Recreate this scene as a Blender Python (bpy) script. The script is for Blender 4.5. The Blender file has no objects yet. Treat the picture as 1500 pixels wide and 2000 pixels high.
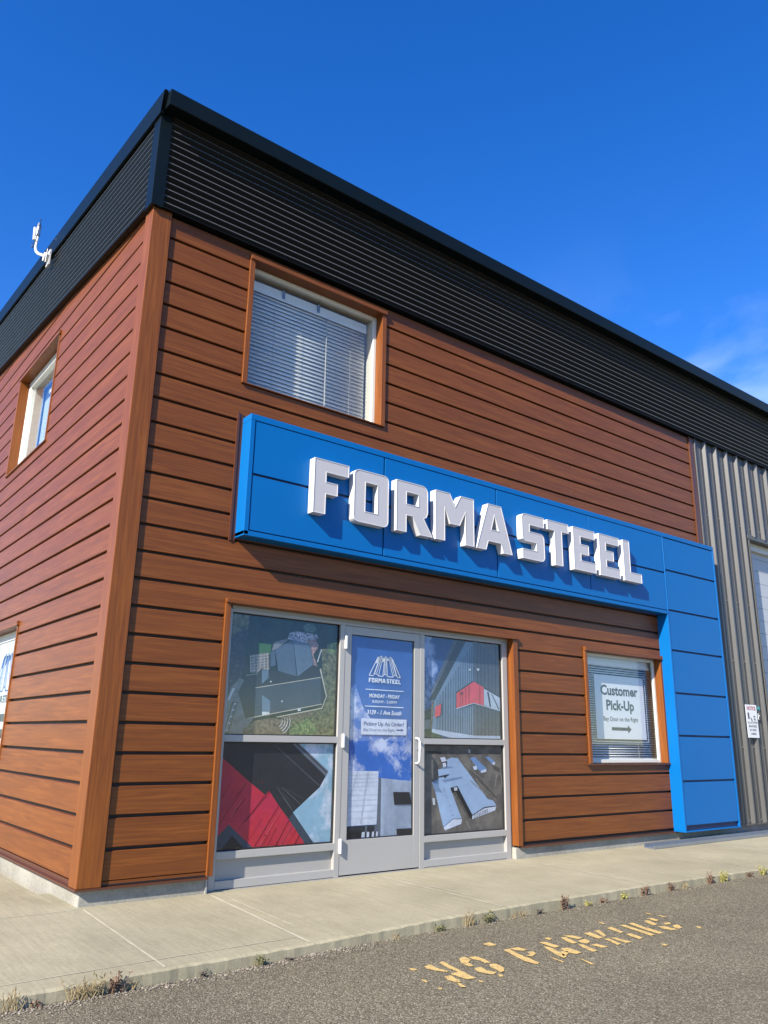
import bpy, math, random
from mathutils import Matrix, Vector
random.seed(7)
S = 0.2175            # metres per siding course: all coordinates below are in courses
SC = bpy.context.scene
COL = SC.collection

# ---------------------------------------------------------------- camera
R = [[0.78602, -0.61797, 0.01658], [0.18360, 0.20775, -0.96080], [0.59030, 0.75825, 0.27676]]
cam = bpy.data.cameras.new('camera')
camo = bpy.data.objects.new('camera', cam); COL.objects.link(camo)
m = Matrix(((R[0][0], -R[1][0], -R[2][0]), (R[0][1], -R[1][1], -R[2][1]), (R[0][2], -R[1][2], -R[2][2])))
camo.matrix_world = Matrix.Translation(Vector((-9.2926, -27.3148, 4.5343)) * S) @ m.to_4x4()
cam.sensor_fit = 'HORIZONTAL'; cam.sensor_width = 36.0; cam.lens = 1541.8 / 1500 * 36
cam.clip_start = 0.05; cam.clip_end = 5000
SC.camera = camo

# ---------------------------------------------------------------- sky, sun, exposure
SUN = Vector((0.79, 0.275, -0.55)).normalized()          # direction the light travels
world = bpy.data.worlds.new('World'); SC.world = world; world.use_nodes = True
wn = world.node_tree; wl = wn.links
bg = wn.nodes['Background']
sky = wn.nodes.new('ShaderNodeTexSky'); sky.sky_type = 'NISHITA'; sky.sun_disc = False
sky.sun_elevation = math.asin(-SUN.z)
sky.sun_rotation = math.atan2(-SUN.x, -SUN.y)
sky.air_density = 1.0; sky.dust_density = 0.15; sky.ozone_density = 3.0; sky.altitude = 900
hsv = wn.nodes.new('ShaderNodeHueSaturation'); hsv.inputs['Saturation'].default_value = 1.345; hsv.inputs['Hue'].default_value = 0.515
hsv.inputs['Value'].default_value = 1.46
tcw = wn.nodes.new('ShaderNodeTexCoord')
mpw = wn.nodes.new('ShaderNodeMapping'); mpw.inputs['Scale'].default_value = (2.2, 2.2, 5.0); mpw.inputs['Location'].default_value = (3.1, 0.4, 0.9)
nzw = wn.nodes.new('ShaderNodeTexNoise'); nzw.inputs['Scale'].default_value = 1.6; nzw.inputs['Detail'].default_value = 7; nzw.inputs['Distortion'].default_value = 0.7
rmw = wn.nodes.new('ShaderNodeValToRGB'); rmw.color_ramp.elements[0].position = 0.46; rmw.color_ramp.elements[1].position = 0.78
sepw = wn.nodes.new('ShaderNodeSeparateXYZ')
lowm = wn.nodes.new('ShaderNodeMapRange'); lowm.inputs[1].default_value = 0.66; lowm.inputs[2].default_value = 0.35; lowm.inputs[3].default_value = 0.0; lowm.inputs[4].default_value = 0.95
mulw = wn.nodes.new('ShaderNodeMath'); mulw.operation = 'MULTIPLY'
mxw = wn.nodes.new('ShaderNodeMix'); mxw.data_type = 'RGBA'; mxw.inputs['B'].default_value = (6.5, 7.6, 9.0, 1)
wl.new(tcw.outputs['Generated'], mpw.inputs[0]); wl.new(mpw.outputs[0], nzw.inputs['Vector']); wl.new(nzw.outputs['Fac'], rmw.inputs[0])
wl.new(tcw.outputs['Generated'], sepw.inputs[0]); wl.new(sepw.outputs['Z'], lowm.inputs[0])
eastm = wn.nodes.new('ShaderNodeMapRange'); eastm.inputs[1].default_value = 0.60; eastm.inputs[2].default_value = 0.86; wl.new(sepw.outputs['X'], eastm.inputs[0])
mulx = wn.nodes.new('ShaderNodeMath'); mulx.operation = 'MULTIPLY'; wl.new(rmw.outputs[0], mulx.inputs[0]); wl.new(eastm.outputs[0], mulx.inputs[1])
wl.new(mulx.outputs[0], mulw.inputs[0]); poww = wn.nodes.new('ShaderNodeMath'); poww.operation = 'POWER'; poww.inputs[1].default_value = 2.6; wl.new(lowm.outputs[0], poww.inputs[0]); wl.new(poww.outputs[0], mulw.inputs[1]); wl.new(mulw.outputs[0], mxw.inputs['Factor'])
wl.new(sky.outputs[0], hsv.inputs['Color']); wl.new(hsv.outputs[0], mxw.inputs['A']); wl.new(mxw.outputs['Result'], bg.inputs['Color'])
bg.inputs['Strength'].default_value = 0.08
sl = bpy.data.lights.new('sun', 'SUN'); sl.energy = 5.0; sl.angle = math.radians(0.53); sl.color = (1.0, 0.92, 0.79)
slo = bpy.data.objects.new('sun', sl); COL.objects.link(slo)
slo.rotation_euler = SUN.to_track_quat('-Z', 'Y').to_euler()
SC.view_settings.view_transform = 'Standard'; SC.view_settings.look = 'None'
SC.view_settings.exposure = 1.26; SC.view_settings.gamma = 1.0
SC.cycles.max_bounces = 8; SC.cycles.transparent_max_bounces = 12
UL=[('purple',[(4.97,9.16),(5.76,9.2),(5.57,7.78),(5.67,7.31),(5.55,6.76),(5.28,6.59),(5.01,6.19),(4.96,7.65)]),('olive',[(4.97,9.16),(5.76,9.2),(5.66,8.59),(5.27,8.47),(4.98,8.24)]),('stone',[(5.47,6.72),(5.65,6.65),(5.44,6.18),(5.82,5.2),(6.17,5.23),(5.69,4.63),(4.96,4.62),(4.97,5.89),(5.12,6.35)]),('white2',[(5.17,6.3),(5.3,6.35),(5.08,5.86),(5.0,5.87)]),('dark2',[(5.2,5.82),(5.45,5.81),(5.16,4.68),(4.95,4.69)]),('white2',[(5.28,5.77),(5.39,5.77),(5.12,4.74),(4.99,4.74)]),('slate',[(5.28,5.71),(5.37,5.72),(5.33,5.54),(5.24,5.54)]),('slate',[(5.22,5.48),(5.32,5.49),(5.27,5.3),(5.17,5.3)]),('slate',[(5.16,5.24),(5.25,5.24),(5.19,5.05),(5.1,5.05)]),('slate',[(5.08,4.99),(5.18,5.0),(5.14,4.79),(5.02,4.79)]),('olive',[(9.17,8.11),(9.94,8.3),(10.06,4.63),(7.78,4.59),(7.79,5.14),(8.88,5.65),(9.52,6.0),(9.26,7.23)]),('green',[(9.41,8.32),(9.93,8.47),(9.95,8.04),(9.54,7.93)]),('green',[(7.9,4.91),(8.65,5.32),(9.12,4.85),(8.83,4.61),(7.77,4.6)]),('brown2',[(5.76,4.86),(6.18,5.13),(6.94,5.27),(7.74,5.18),(7.68,4.63),(5.69,4.61)]),('brown2',[(7.12,5.32),(8.88,5.65),(8.79,5.4),(7.79,5.18)]),('rock',[(7.48,8.39),(7.59,8.64),(7.93,8.73),(8.42,8.72),(8.91,8.7),(8.99,8.56),(8.45,8.3),(7.8,8.35)]),('green2',[(8.21,8.95),(8.4,9.11),(8.71,9.11),(8.9,8.94),(8.73,8.75),(8.3,8.75)]),('pink',[(8.39,8.42),(8.84,8.51),(9.03,8.22),(8.89,8.0),(8.77,7.87),(9.02,7.32),(8.79,7.45),(8.61,8.15)]),('lawn',[(6.18,8.11),(6.76,8.1),(6.74,7.71),(6.21,7.67)]),('stone',[(6.78,7.84),(6.89,8.21),(7.46,8.38),(7.49,8.31),(7.01,7.94)]),('white2',[(9.14,8.11),(9.19,8.1),(9.01,7.55),(8.96,7.57)]),('patio',[(5.83,7.6),(6.66,7.79),(6.73,7.11),(6.23,6.96),(5.87,6.94)]),('cream',[(5.85,7.62),(5.87,7.63),(5.92,6.96),(5.89,6.96)]),('cream',[(5.99,7.65),(6.02,7.65),(6.07,6.98),(6.04,6.97)]),('cream',[(6.14,7.68),(6.17,7.68),(6.22,6.99),(6.19,6.99)]),('cream',[(6.29,7.71),(6.32,7.71),(6.37,7.01),(6.34,7.01)]),('cream',[(6.44,7.73),(6.47,7.74),(6.52,7.03),(6.49,7.03)]),('cream',[(6.59,7.76),(6.62,7.76),(6.67,7.05),(6.64,7.04)]),('cream',[(5.83,7.56),(6.68,7.73),(6.68,7.7),(5.83,7.54)]),('cream',[(5.84,7.45),(6.69,7.62),(6.69,7.59),(5.84,7.43)]),('cream',[(5.84,7.34),(6.69,7.5),(6.7,7.48),(5.85,7.32)]),('cream',[(5.85,7.23),(6.7,7.39),(6.7,7.37),(5.85,7.21)]),('cream',[(5.86,7.12),(6.71,7.28),(6.71,7.26),(5.86,7.1)]),('cream',[(5.87,7.01),(6.72,7.17),(6.72,7.14),(5.87,6.99)]),('dark1',[(5.7,6.81),(6.19,6.92),(6.36,7.13),(6.71,7.05),(7.13,7.09),(8.03,6.93),(8.77,7.45),(9.15,7.31),(9.48,6.16),(9.32,5.83),(5.87,5.2),(5.46,6.18)]),('slate1',[(6.14,6.37),(9.17,6.94),(9.24,5.91),(6.53,5.36),(6.17,5.31)]),('slate',[(6.73,7.78),(6.94,7.88),(7.0,7.29),(6.77,7.23)]),('slate',[(6.94,7.92),(7.75,8.39),(8.0,6.93),(7.13,7.09)]),('slateL',[(7.76,8.39),(8.57,8.25),(8.77,7.45),(8.04,6.93)]),('slateL',[(6.39,7.09),(6.69,7.07),(6.7,6.78),(6.42,6.54)]),('slateL',[(6.45,6.13),(6.83,5.92),(6.86,5.52),(6.51,5.51)]),('white2',[(6.49,5.49),(6.83,5.5),(6.84,5.37),(6.52,5.34)]),('cream',[(5.86,5.23),(9.27,5.9),(9.28,5.87),(5.87,5.2)]),('cream',[(9.1,7.28),(9.16,7.32),(9.51,6.21),(9.3,5.7),(7.17,5.29),(7.17,5.32),(9.27,5.74),(9.46,6.2)]),('cream',[(6.14,6.39),(9.17,6.97),(9.17,6.94),(6.14,6.36)]),('white2',[(6.78,6.68),(6.85,6.68),(6.85,6.62),(6.79,6.62)]),('white2',[(7.34,5.94),(7.4,5.95),(7.41,5.89),(7.34,5.89)]),('white2',[(8.1,5.66),(8.24,5.69),(8.27,5.59),(8.13,5.56)]),('cream',[(5.71,6.83),(6.19,6.93),(6.19,6.91),(5.71,6.81)]),('slate',[(7.8,8.29),(7.81,8.3),(8.6,8.19),(8.6,8.18)]),('slate',[(7.81,8.19),(7.82,8.2),(8.61,8.14),(8.62,8.12)]),('slate',[(7.81,8.09),(7.82,8.1),(8.63,8.08),(8.63,8.07)]),('slate',[(7.82,7.99),(7.83,8.0),(8.64,8.03),(8.64,8.02)]),('slate',[(7.83,7.89),(7.83,7.9),(8.65,7.97),(8.65,7.96)]),('slate',[(7.83,7.79),(7.84,7.8),(8.66,7.92),(8.66,7.91)]),('slate',[(7.84,7.7),(7.85,7.71),(8.67,7.87),(8.67,7.86)]),('slate',[(7.84,7.6),(7.85,7.61),(8.69,7.81),(8.69,7.8)]),('slate',[(7.85,7.5),(7.86,7.51),(8.7,7.76),(8.7,7.75)]),('slate',[(7.85,7.4),(7.86,7.41),(8.71,7.71),(8.71,7.69)]),('slate',[(7.86,7.3),(7.87,7.31),(8.72,7.65),(8.72,7.64)]),('slate',[(7.86,7.21),(7.87,7.22),(8.73,7.6),(8.73,7.59)]),('slate',[(7.87,7.11),(7.88,7.12),(8.74,7.55),(8.74,7.53)]),('slate',[(7.88,7.01),(7.88,7.02),(8.76,7.49),(8.76,7.48)]),('white2',[(7.39,5.25),(7.41,5.17),(7.44,5.15),(7.41,5.23)]),('white2',[(7.41,5.17),(7.4,5.09),(7.42,5.07),(7.44,5.15)]),('white2',[(7.4,5.09),(7.36,5.02),(7.38,5.0),(7.42,5.07)]),('white2',[(7.36,5.02),(7.28,4.96),(7.31,4.94),(7.38,5.0)]),('white2',[(7.5,5.28),(7.53,5.17),(7.55,5.15),(7.52,5.26)]),('white2',[(7.53,5.17),(7.51,5.06),(7.54,5.04),(7.55,5.15)]),('white2',[(7.51,5.06),(7.45,4.96),(7.47,4.94),(7.54,5.04)]),('white2',[(7.45,4.96),(7.35,4.88),(7.37,4.86),(7.47,4.94)]),('white2',[(7.61,5.32),(7.65,5.17),(7.67,5.15),(7.63,5.3)]),('white2',[(7.65,5.17),(7.62,5.03),(7.65,5.01),(7.67,5.15)]),('white2',[(7.62,5.03),(7.54,4.9),(7.57,4.88),(7.65,5.01)]),('white2',[(7.54,4.9),(7.41,4.8),(7.44,4.78),(7.57,4.88)]),('white2',[(7.72,5.36),(7.76,5.18),(7.79,5.16),(7.74,5.34)]),('white2',[(7.76,5.18),(7.74,5.0),(7.76,4.98),(7.79,5.16)]),('white2',[(7.74,5.0),(7.64,4.83),(7.66,4.82),(7.76,4.98)]),('white2',[(7.64,4.83),(7.47,4.71),(7.5,4.7),(7.66,4.82)])]
LL=[('cloudL',[(8.29,4.33),(10.0,4.33),(10.05,0.55),(9.13,0.61),(8.13,1.75),(9.34,2.65),(9.73,3.25)]),('greyT',[(7.96,4.33),(8.29,4.33),(9.74,3.26),(9.62,3.06)]),('dark2',[(8.12,4.33),(8.19,4.33),(9.69,3.22),(9.65,3.19)]),('greyL',[(7.17,4.24),(7.2,4.24),(9.33,2.72),(9.3,2.71)]),('red',[(4.96,3.78),(6.07,2.97),(6.86,2.43),(7.03,2.57),(7.46,2.05),(7.95,1.52),(8.73,0.59),(6.41,0.6),(5.4,1.44),(4.97,1.04)]),('slate1',[(7.95,1.52),(8.14,1.75),(9.14,0.6),(8.73,0.6)]),('slate1',[(4.96,1.02),(5.4,1.44),(6.44,0.6),(6.08,0.57),(5.56,1.06),(5.18,0.62),(4.94,0.52)]),('black2',[(5.56,1.06),(6.08,0.57),(5.18,0.61)]),('redD',[(6.5,0.63),(6.54,0.62),(7.53,2.06),(7.49,2.06)]),('redD',[(6.84,0.62),(6.86,0.62),(7.19,1.06),(7.17,1.06)]),('redD',[(7.42,0.62),(7.46,0.61),(8.0,1.48),(7.96,1.48)]),('redD',[(7.06,0.61),(7.08,0.61),(7.44,1.25),(7.42,1.25)]),('redD',[(6.03,1.49),(6.07,1.49),(7.07,2.55),(7.03,2.55)]),('redD',[(6.36,1.12),(6.37,1.12),(6.8,1.57),(6.78,1.57)]),('redD',[(5.77,1.22),(5.79,1.22),(6.85,2.42),(6.83,2.42)]),('redD',[(5.01,1.47),(5.04,1.47),(6.03,2.86),(5.99,2.86)]),('redD',[(5.02,1.85),(5.03,1.85),(5.59,2.71),(5.58,2.71)]),('redD',[(4.98,2.31),(5.0,2.31),(5.4,2.94),(5.39,2.95)]),('redD',[(7.64,0.62),(7.66,0.62),(8.12,1.31),(8.1,1.31)]),('redD',[(7.92,0.61),(7.93,0.61),(8.32,1.13),(8.3,1.13)]),('redD',[(8.24,0.6),(8.28,0.6),(8.49,0.92),(8.45,0.92)]),('redD',[(6.22,0.85),(6.24,0.85),(6.72,1.39),(6.71,1.39)]),('redD',[(5.45,1.63),(5.47,1.63),(6.05,2.35),(6.03,2.35)]),('redL',[(6.69,0.63),(6.71,0.62),(7.59,1.87),(7.57,1.87)]),('redL',[(7.62,0.62),(7.64,0.62),(8.12,1.33),(8.1,1.33)]),('redD',[(5.22,1.95),(5.23,1.95),(5.73,2.6),(5.71,2.6)]),('redL',[(5.44,1.7),(5.46,1.7),(5.88,2.29),(5.86,2.29)]),('greyL',[(7.33,2.69),(7.36,2.69),(8.09,1.9),(8.07,1.9)]),('greyL',[(7.56,2.68),(7.6,2.68),(8.45,2.06),(8.41,2.06)]),('greyL',[(7.75,2.64),(7.77,2.64),(8.59,2.24),(8.57,2.24)]),('greyL',[(7.42,2.71),(7.44,2.7),(8.23,1.93),(8.21,1.94)]),('greyL',[(7.63,2.31),(7.66,2.31),(8.13,1.81),(8.1,1.81)]),('redD',[(6.28,1.51),(6.33,1.51),(6.34,1.47),(6.28,1.47)]),('redD',[(6.92,1.02),(6.97,1.01),(6.97,0.97),(6.92,0.97)]),('redD',[(5.66,2.0),(5.71,2.0),(5.71,1.96),(5.66,1.96)]),('redD',[(5.06,2.46),(5.11,2.45),(5.11,2.41),(5.06,2.41)]),('redD',[(6.64,2.91),(6.69,2.91),(6.7,2.86),(6.64,2.86)])]
DR=[('whiteB',[(10.65,3.27),(12.23,3.24),(12.16,1.15),(10.66,1.14)]),('greyT',[(12.24,2.99),(12.39,2.96),(12.38,0.66),(12.18,0.65),(12.17,1.15)]),('paleB',[(12.38,2.96),(14.13,2.81),(14.15,0.6),(12.38,0.66)]),('dark1',[(10.64,1.13),(12.17,1.13),(12.16,0.63),(10.63,0.62)]),('black2',[(10.65,0.94),(11.42,0.96),(11.39,0.63),(10.64,0.63)]),('whiteB',[(11.42,0.88),(11.57,0.88),(11.56,0.68),(11.39,0.68)]),('whiteB',[(11.67,0.88),(11.8,0.87),(11.79,0.67),(11.66,0.67)]),('whiteB',[(11.94,0.87),(12.05,0.87),(12.04,0.67),(11.92,0.67)]),('whiteB',[(12.15,0.87),(12.25,0.86),(12.24,0.68),(12.13,0.68)]),('greyT',[(11.59,1.1),(11.68,1.11),(11.66,0.87),(11.56,0.88)]),('greyT',[(12.07,1.11),(12.15,1.11),(12.14,0.87),(12.05,0.87)]),('greyL2',[(10.65,3.1),(12.19,3.11),(12.19,3.1),(10.65,3.09)]),('greyL2',[(10.65,2.95),(12.19,2.96),(12.19,2.95),(10.65,2.94)]),('greyL2',[(10.66,2.81),(12.2,2.82),(12.2,2.81),(10.66,2.8)]),('greyL2',[(10.66,2.66),(12.2,2.66),(12.2,2.65),(10.66,2.65)]),('greyL2',[(10.67,2.5),(12.2,2.5),(12.2,2.5),(10.67,2.49)]),('greyL2',[(10.67,2.32),(12.21,2.32),(12.21,2.31),(10.68,2.31)]),('greyL2',[(10.68,2.12),(12.21,2.12),(12.21,2.11),(10.68,2.11)]),('greyL2',[(10.69,1.91),(12.22,1.91),(12.22,1.9),(10.69,1.9)]),('greyL2',[(10.7,1.68),(12.22,1.68),(12.22,1.67),(10.7,1.67)]),('greyL2',[(10.71,1.43),(12.23,1.42),(12.23,1.41),(10.71,1.42)]),('greyL2',[(11.11,3.25),(11.13,3.25),(10.74,2.16),(10.73,2.17)]),('greyL2',[(11.65,3.24),(11.67,3.24),(11.33,1.18),(11.31,1.18)]),('greyL2',[(12.47,2.95),(12.48,2.95),(12.52,0.67),(12.51,0.67)]),('greyL2',[(12.56,2.94),(12.57,2.94),(12.61,0.66),(12.59,0.67)]),('greyL2',[(12.64,2.93),(12.66,2.93),(12.69,0.66),(12.68,0.66)]),('greyL2',[(12.73,2.92),(12.75,2.92),(12.78,0.66),(12.77,0.66)]),('greyL2',[(12.82,2.92),(12.84,2.92),(12.87,0.66),(12.86,0.66)]),('greyL2',[(12.91,2.91),(12.93,2.91),(12.96,0.66),(12.95,0.66)]),('greyL2',[(13.01,2.9),(13.02,2.9),(13.05,0.66),(13.04,0.66)]),('greyL2',[(13.1,2.89),(13.11,2.89),(13.14,0.65),(13.12,0.65)]),('greyL2',[(13.19,2.89),(13.2,2.89),(13.23,0.65),(13.21,0.65)]),('greyL2',[(13.28,2.88),(13.29,2.88),(13.32,0.65),(13.3,0.65)]),('greyL2',[(13.37,2.87),(13.38,2.87),(13.41,0.65),(13.39,0.65)]),('greyL2',[(13.46,2.86),(13.47,2.86),(13.5,0.65),(13.48,0.65)]),('greyL2',[(13.55,2.86),(13.57,2.86),(13.59,0.64),(13.57,0.64)]),('greyL2',[(13.65,2.85),(13.66,2.85),(13.68,0.64),(13.67,0.64)]),('greyL2',[(13.74,2.84),(13.75,2.84),(13.77,0.64),(13.76,0.64)]),('greyL2',[(13.83,2.83),(13.85,2.83),(13.86,0.64),(13.85,0.64)]),('greyL2',[(13.93,2.83),(13.94,2.83),(13.95,0.64),(13.94,0.64)]),('greyL2',[(14.02,2.82),(14.03,2.82),(14.04,0.63),(14.03,0.63)]),('dark2',[(13.0,2.39),(13.91,2.37),(14.07,1.87),(13.08,1.88)]),('dark2',[(13.21,0.92),(14.15,0.91),(14.16,0.61),(13.24,0.64)])]
UR=[('black2',[(14.88,5.82),(15.31,5.95),(15.28,5.44),(14.88,5.42)]),('stone',[(14.88,5.42),(15.29,5.44),(15.25,5.03),(14.88,5.02)]),('greenD',[(14.88,5.01),(15.35,5.02),(16.03,4.61),(14.88,4.59)]),('steel',[(16.85,9.16),(17.96,9.13),(17.91,4.78),(15.31,5.03),(15.46,6.24)]),('steelD',[(17.96,9.13),(19.86,9.17),(19.82,4.76),(17.91,4.76)]),('cream2',[(18.43,9.15),(19.86,9.17),(19.83,8.24),(19.48,8.47)]),('paleB',[(15.31,5.03),(17.91,4.78),(19.82,4.79),(19.83,4.65),(16.45,4.61),(15.31,4.88)]),('dark1',[(16.94,9.15),(17.5,9.14),(15.51,6.32),(15.12,6.27)]),('greyL',[(16.7,9.15),(16.8,9.15),(15.3,6.65),(15.17,6.53)]),('greyL',[(16.85,9.15),(16.94,9.15),(15.43,6.66),(15.31,6.57)]),('brown2',[(15.31,6.24),(15.46,6.24),(15.31,5.03),(15.2,5.02)]),('steelS',[(17.87,8.97),(17.9,8.97),(17.81,4.8),(17.77,4.8)]),('steelS',[(17.73,8.8),(17.76,8.81),(17.67,4.81),(17.64,4.81)]),('steelS',[(17.58,8.63),(17.61,8.64),(17.53,4.83),(17.5,4.83)]),('steelS',[(17.43,8.46),(17.46,8.46),(17.39,4.84),(17.36,4.84)]),('steelS',[(17.28,8.28),(17.31,8.29),(17.25,4.85),(17.21,4.85)]),('steelS',[(17.13,8.1),(17.15,8.1),(17.1,4.87),(17.06,4.87)]),('steelS',[(16.97,7.92),(17.0,7.92),(16.95,4.88),(16.91,4.88)]),('steelS',[(16.81,7.73),(16.84,7.73),(16.79,4.9),(16.76,4.9)]),('steelS',[(16.65,7.54),(16.67,7.54),(16.63,4.91),(16.6,4.91)]),('steelS',[(16.48,7.35),(16.51,7.35),(16.47,4.93),(16.44,4.93)]),('steelS',[(16.31,7.15),(16.34,7.15),(16.31,4.94),(16.28,4.94)]),('steelS',[(16.14,6.95),(16.17,6.96),(16.14,4.96),(16.11,4.96)]),('steelS',[(15.97,6.75),(16.0,6.75),(15.98,4.97),(15.94,4.97)]),('steelS',[(15.79,6.55),(15.82,6.55),(15.8,4.99),(15.77,4.99)]),('steelS',[(15.62,6.34),(15.64,6.34),(15.63,5.01),(15.6,5.01)]),('steelS',[(18.25,9.06),(18.28,9.06),(18.22,4.75),(18.19,4.75)]),('steelS',[(18.49,9.06),(18.52,9.06),(18.46,4.75),(18.42,4.75)]),('steelS',[(18.74,9.06),(18.77,9.07),(18.7,4.76),(18.66,4.76)]),('steelS',[(18.99,9.07),(19.02,9.07),(18.94,4.76),(18.9,4.76)]),('steelS',[(19.24,9.07),(19.27,9.08),(19.18,4.77),(19.15,4.76)]),('steelS',[(19.49,9.08),(19.53,9.08),(19.43,4.77),(19.39,4.77)]),('steelS',[(19.75,9.08),(19.78,9.08),(19.68,4.77),(19.64,4.77)]),('redP',[(16.84,6.7),(17.93,7.28),(17.95,6.26),(16.82,5.97)]),('redP',[(17.93,7.28),(18.64,7.04),(18.63,6.19),(17.95,6.26)]),('paleB',[(18.65,7.0),(19.77,6.6),(19.76,5.97),(18.64,6.19)]),('dark1',[(18.65,7.04),(19.78,6.64),(19.77,6.59),(18.65,6.98)]),('paleB',[(16.82,5.99),(17.95,6.28),(19.77,5.99),(19.76,5.95),(17.95,6.25),(16.82,5.94)]),('dark1',[(16.8,6.71),(17.93,7.3),(17.93,7.25),(16.82,6.67)]),('redP',[(15.51,6.01),(15.87,6.15),(15.81,5.64),(15.46,5.54)]),('dark1',[(15.86,6.16),(15.91,6.18),(15.85,5.64),(15.81,5.62)]),('white2',[(18.17,7.91),(18.37,7.91),(18.35,7.83),(18.25,7.78)]),('white2',[(17.64,7.85),(17.79,7.86),(17.77,7.77),(17.65,7.79)]),('redD',[(17.07,6.74),(17.29,6.73),(17.26,6.65),(17.13,6.6)]),('dark1',[(18.86,6.85),(18.98,6.81),(19.11,6.13),(19.02,6.13)]),('dark1',[(19.13,6.76),(19.21,6.73),(19.69,6.03),(19.61,6.04)]),('redD',[(17.05,6.78),(17.07,6.79),(17.06,6.05),(17.04,6.05)]),('redD',[(17.21,6.85),(17.23,6.86),(17.22,6.1),(17.2,6.09)]),('redD',[(17.41,6.94),(17.43,6.95),(17.42,6.14),(17.4,6.14)]),('redD',[(17.63,7.04),(17.66,7.05),(17.64,6.2),(17.62,6.19)]),('redD',[(18.35,7.11),(18.37,7.11),(18.36,6.23),(18.34,6.23)])]
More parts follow.
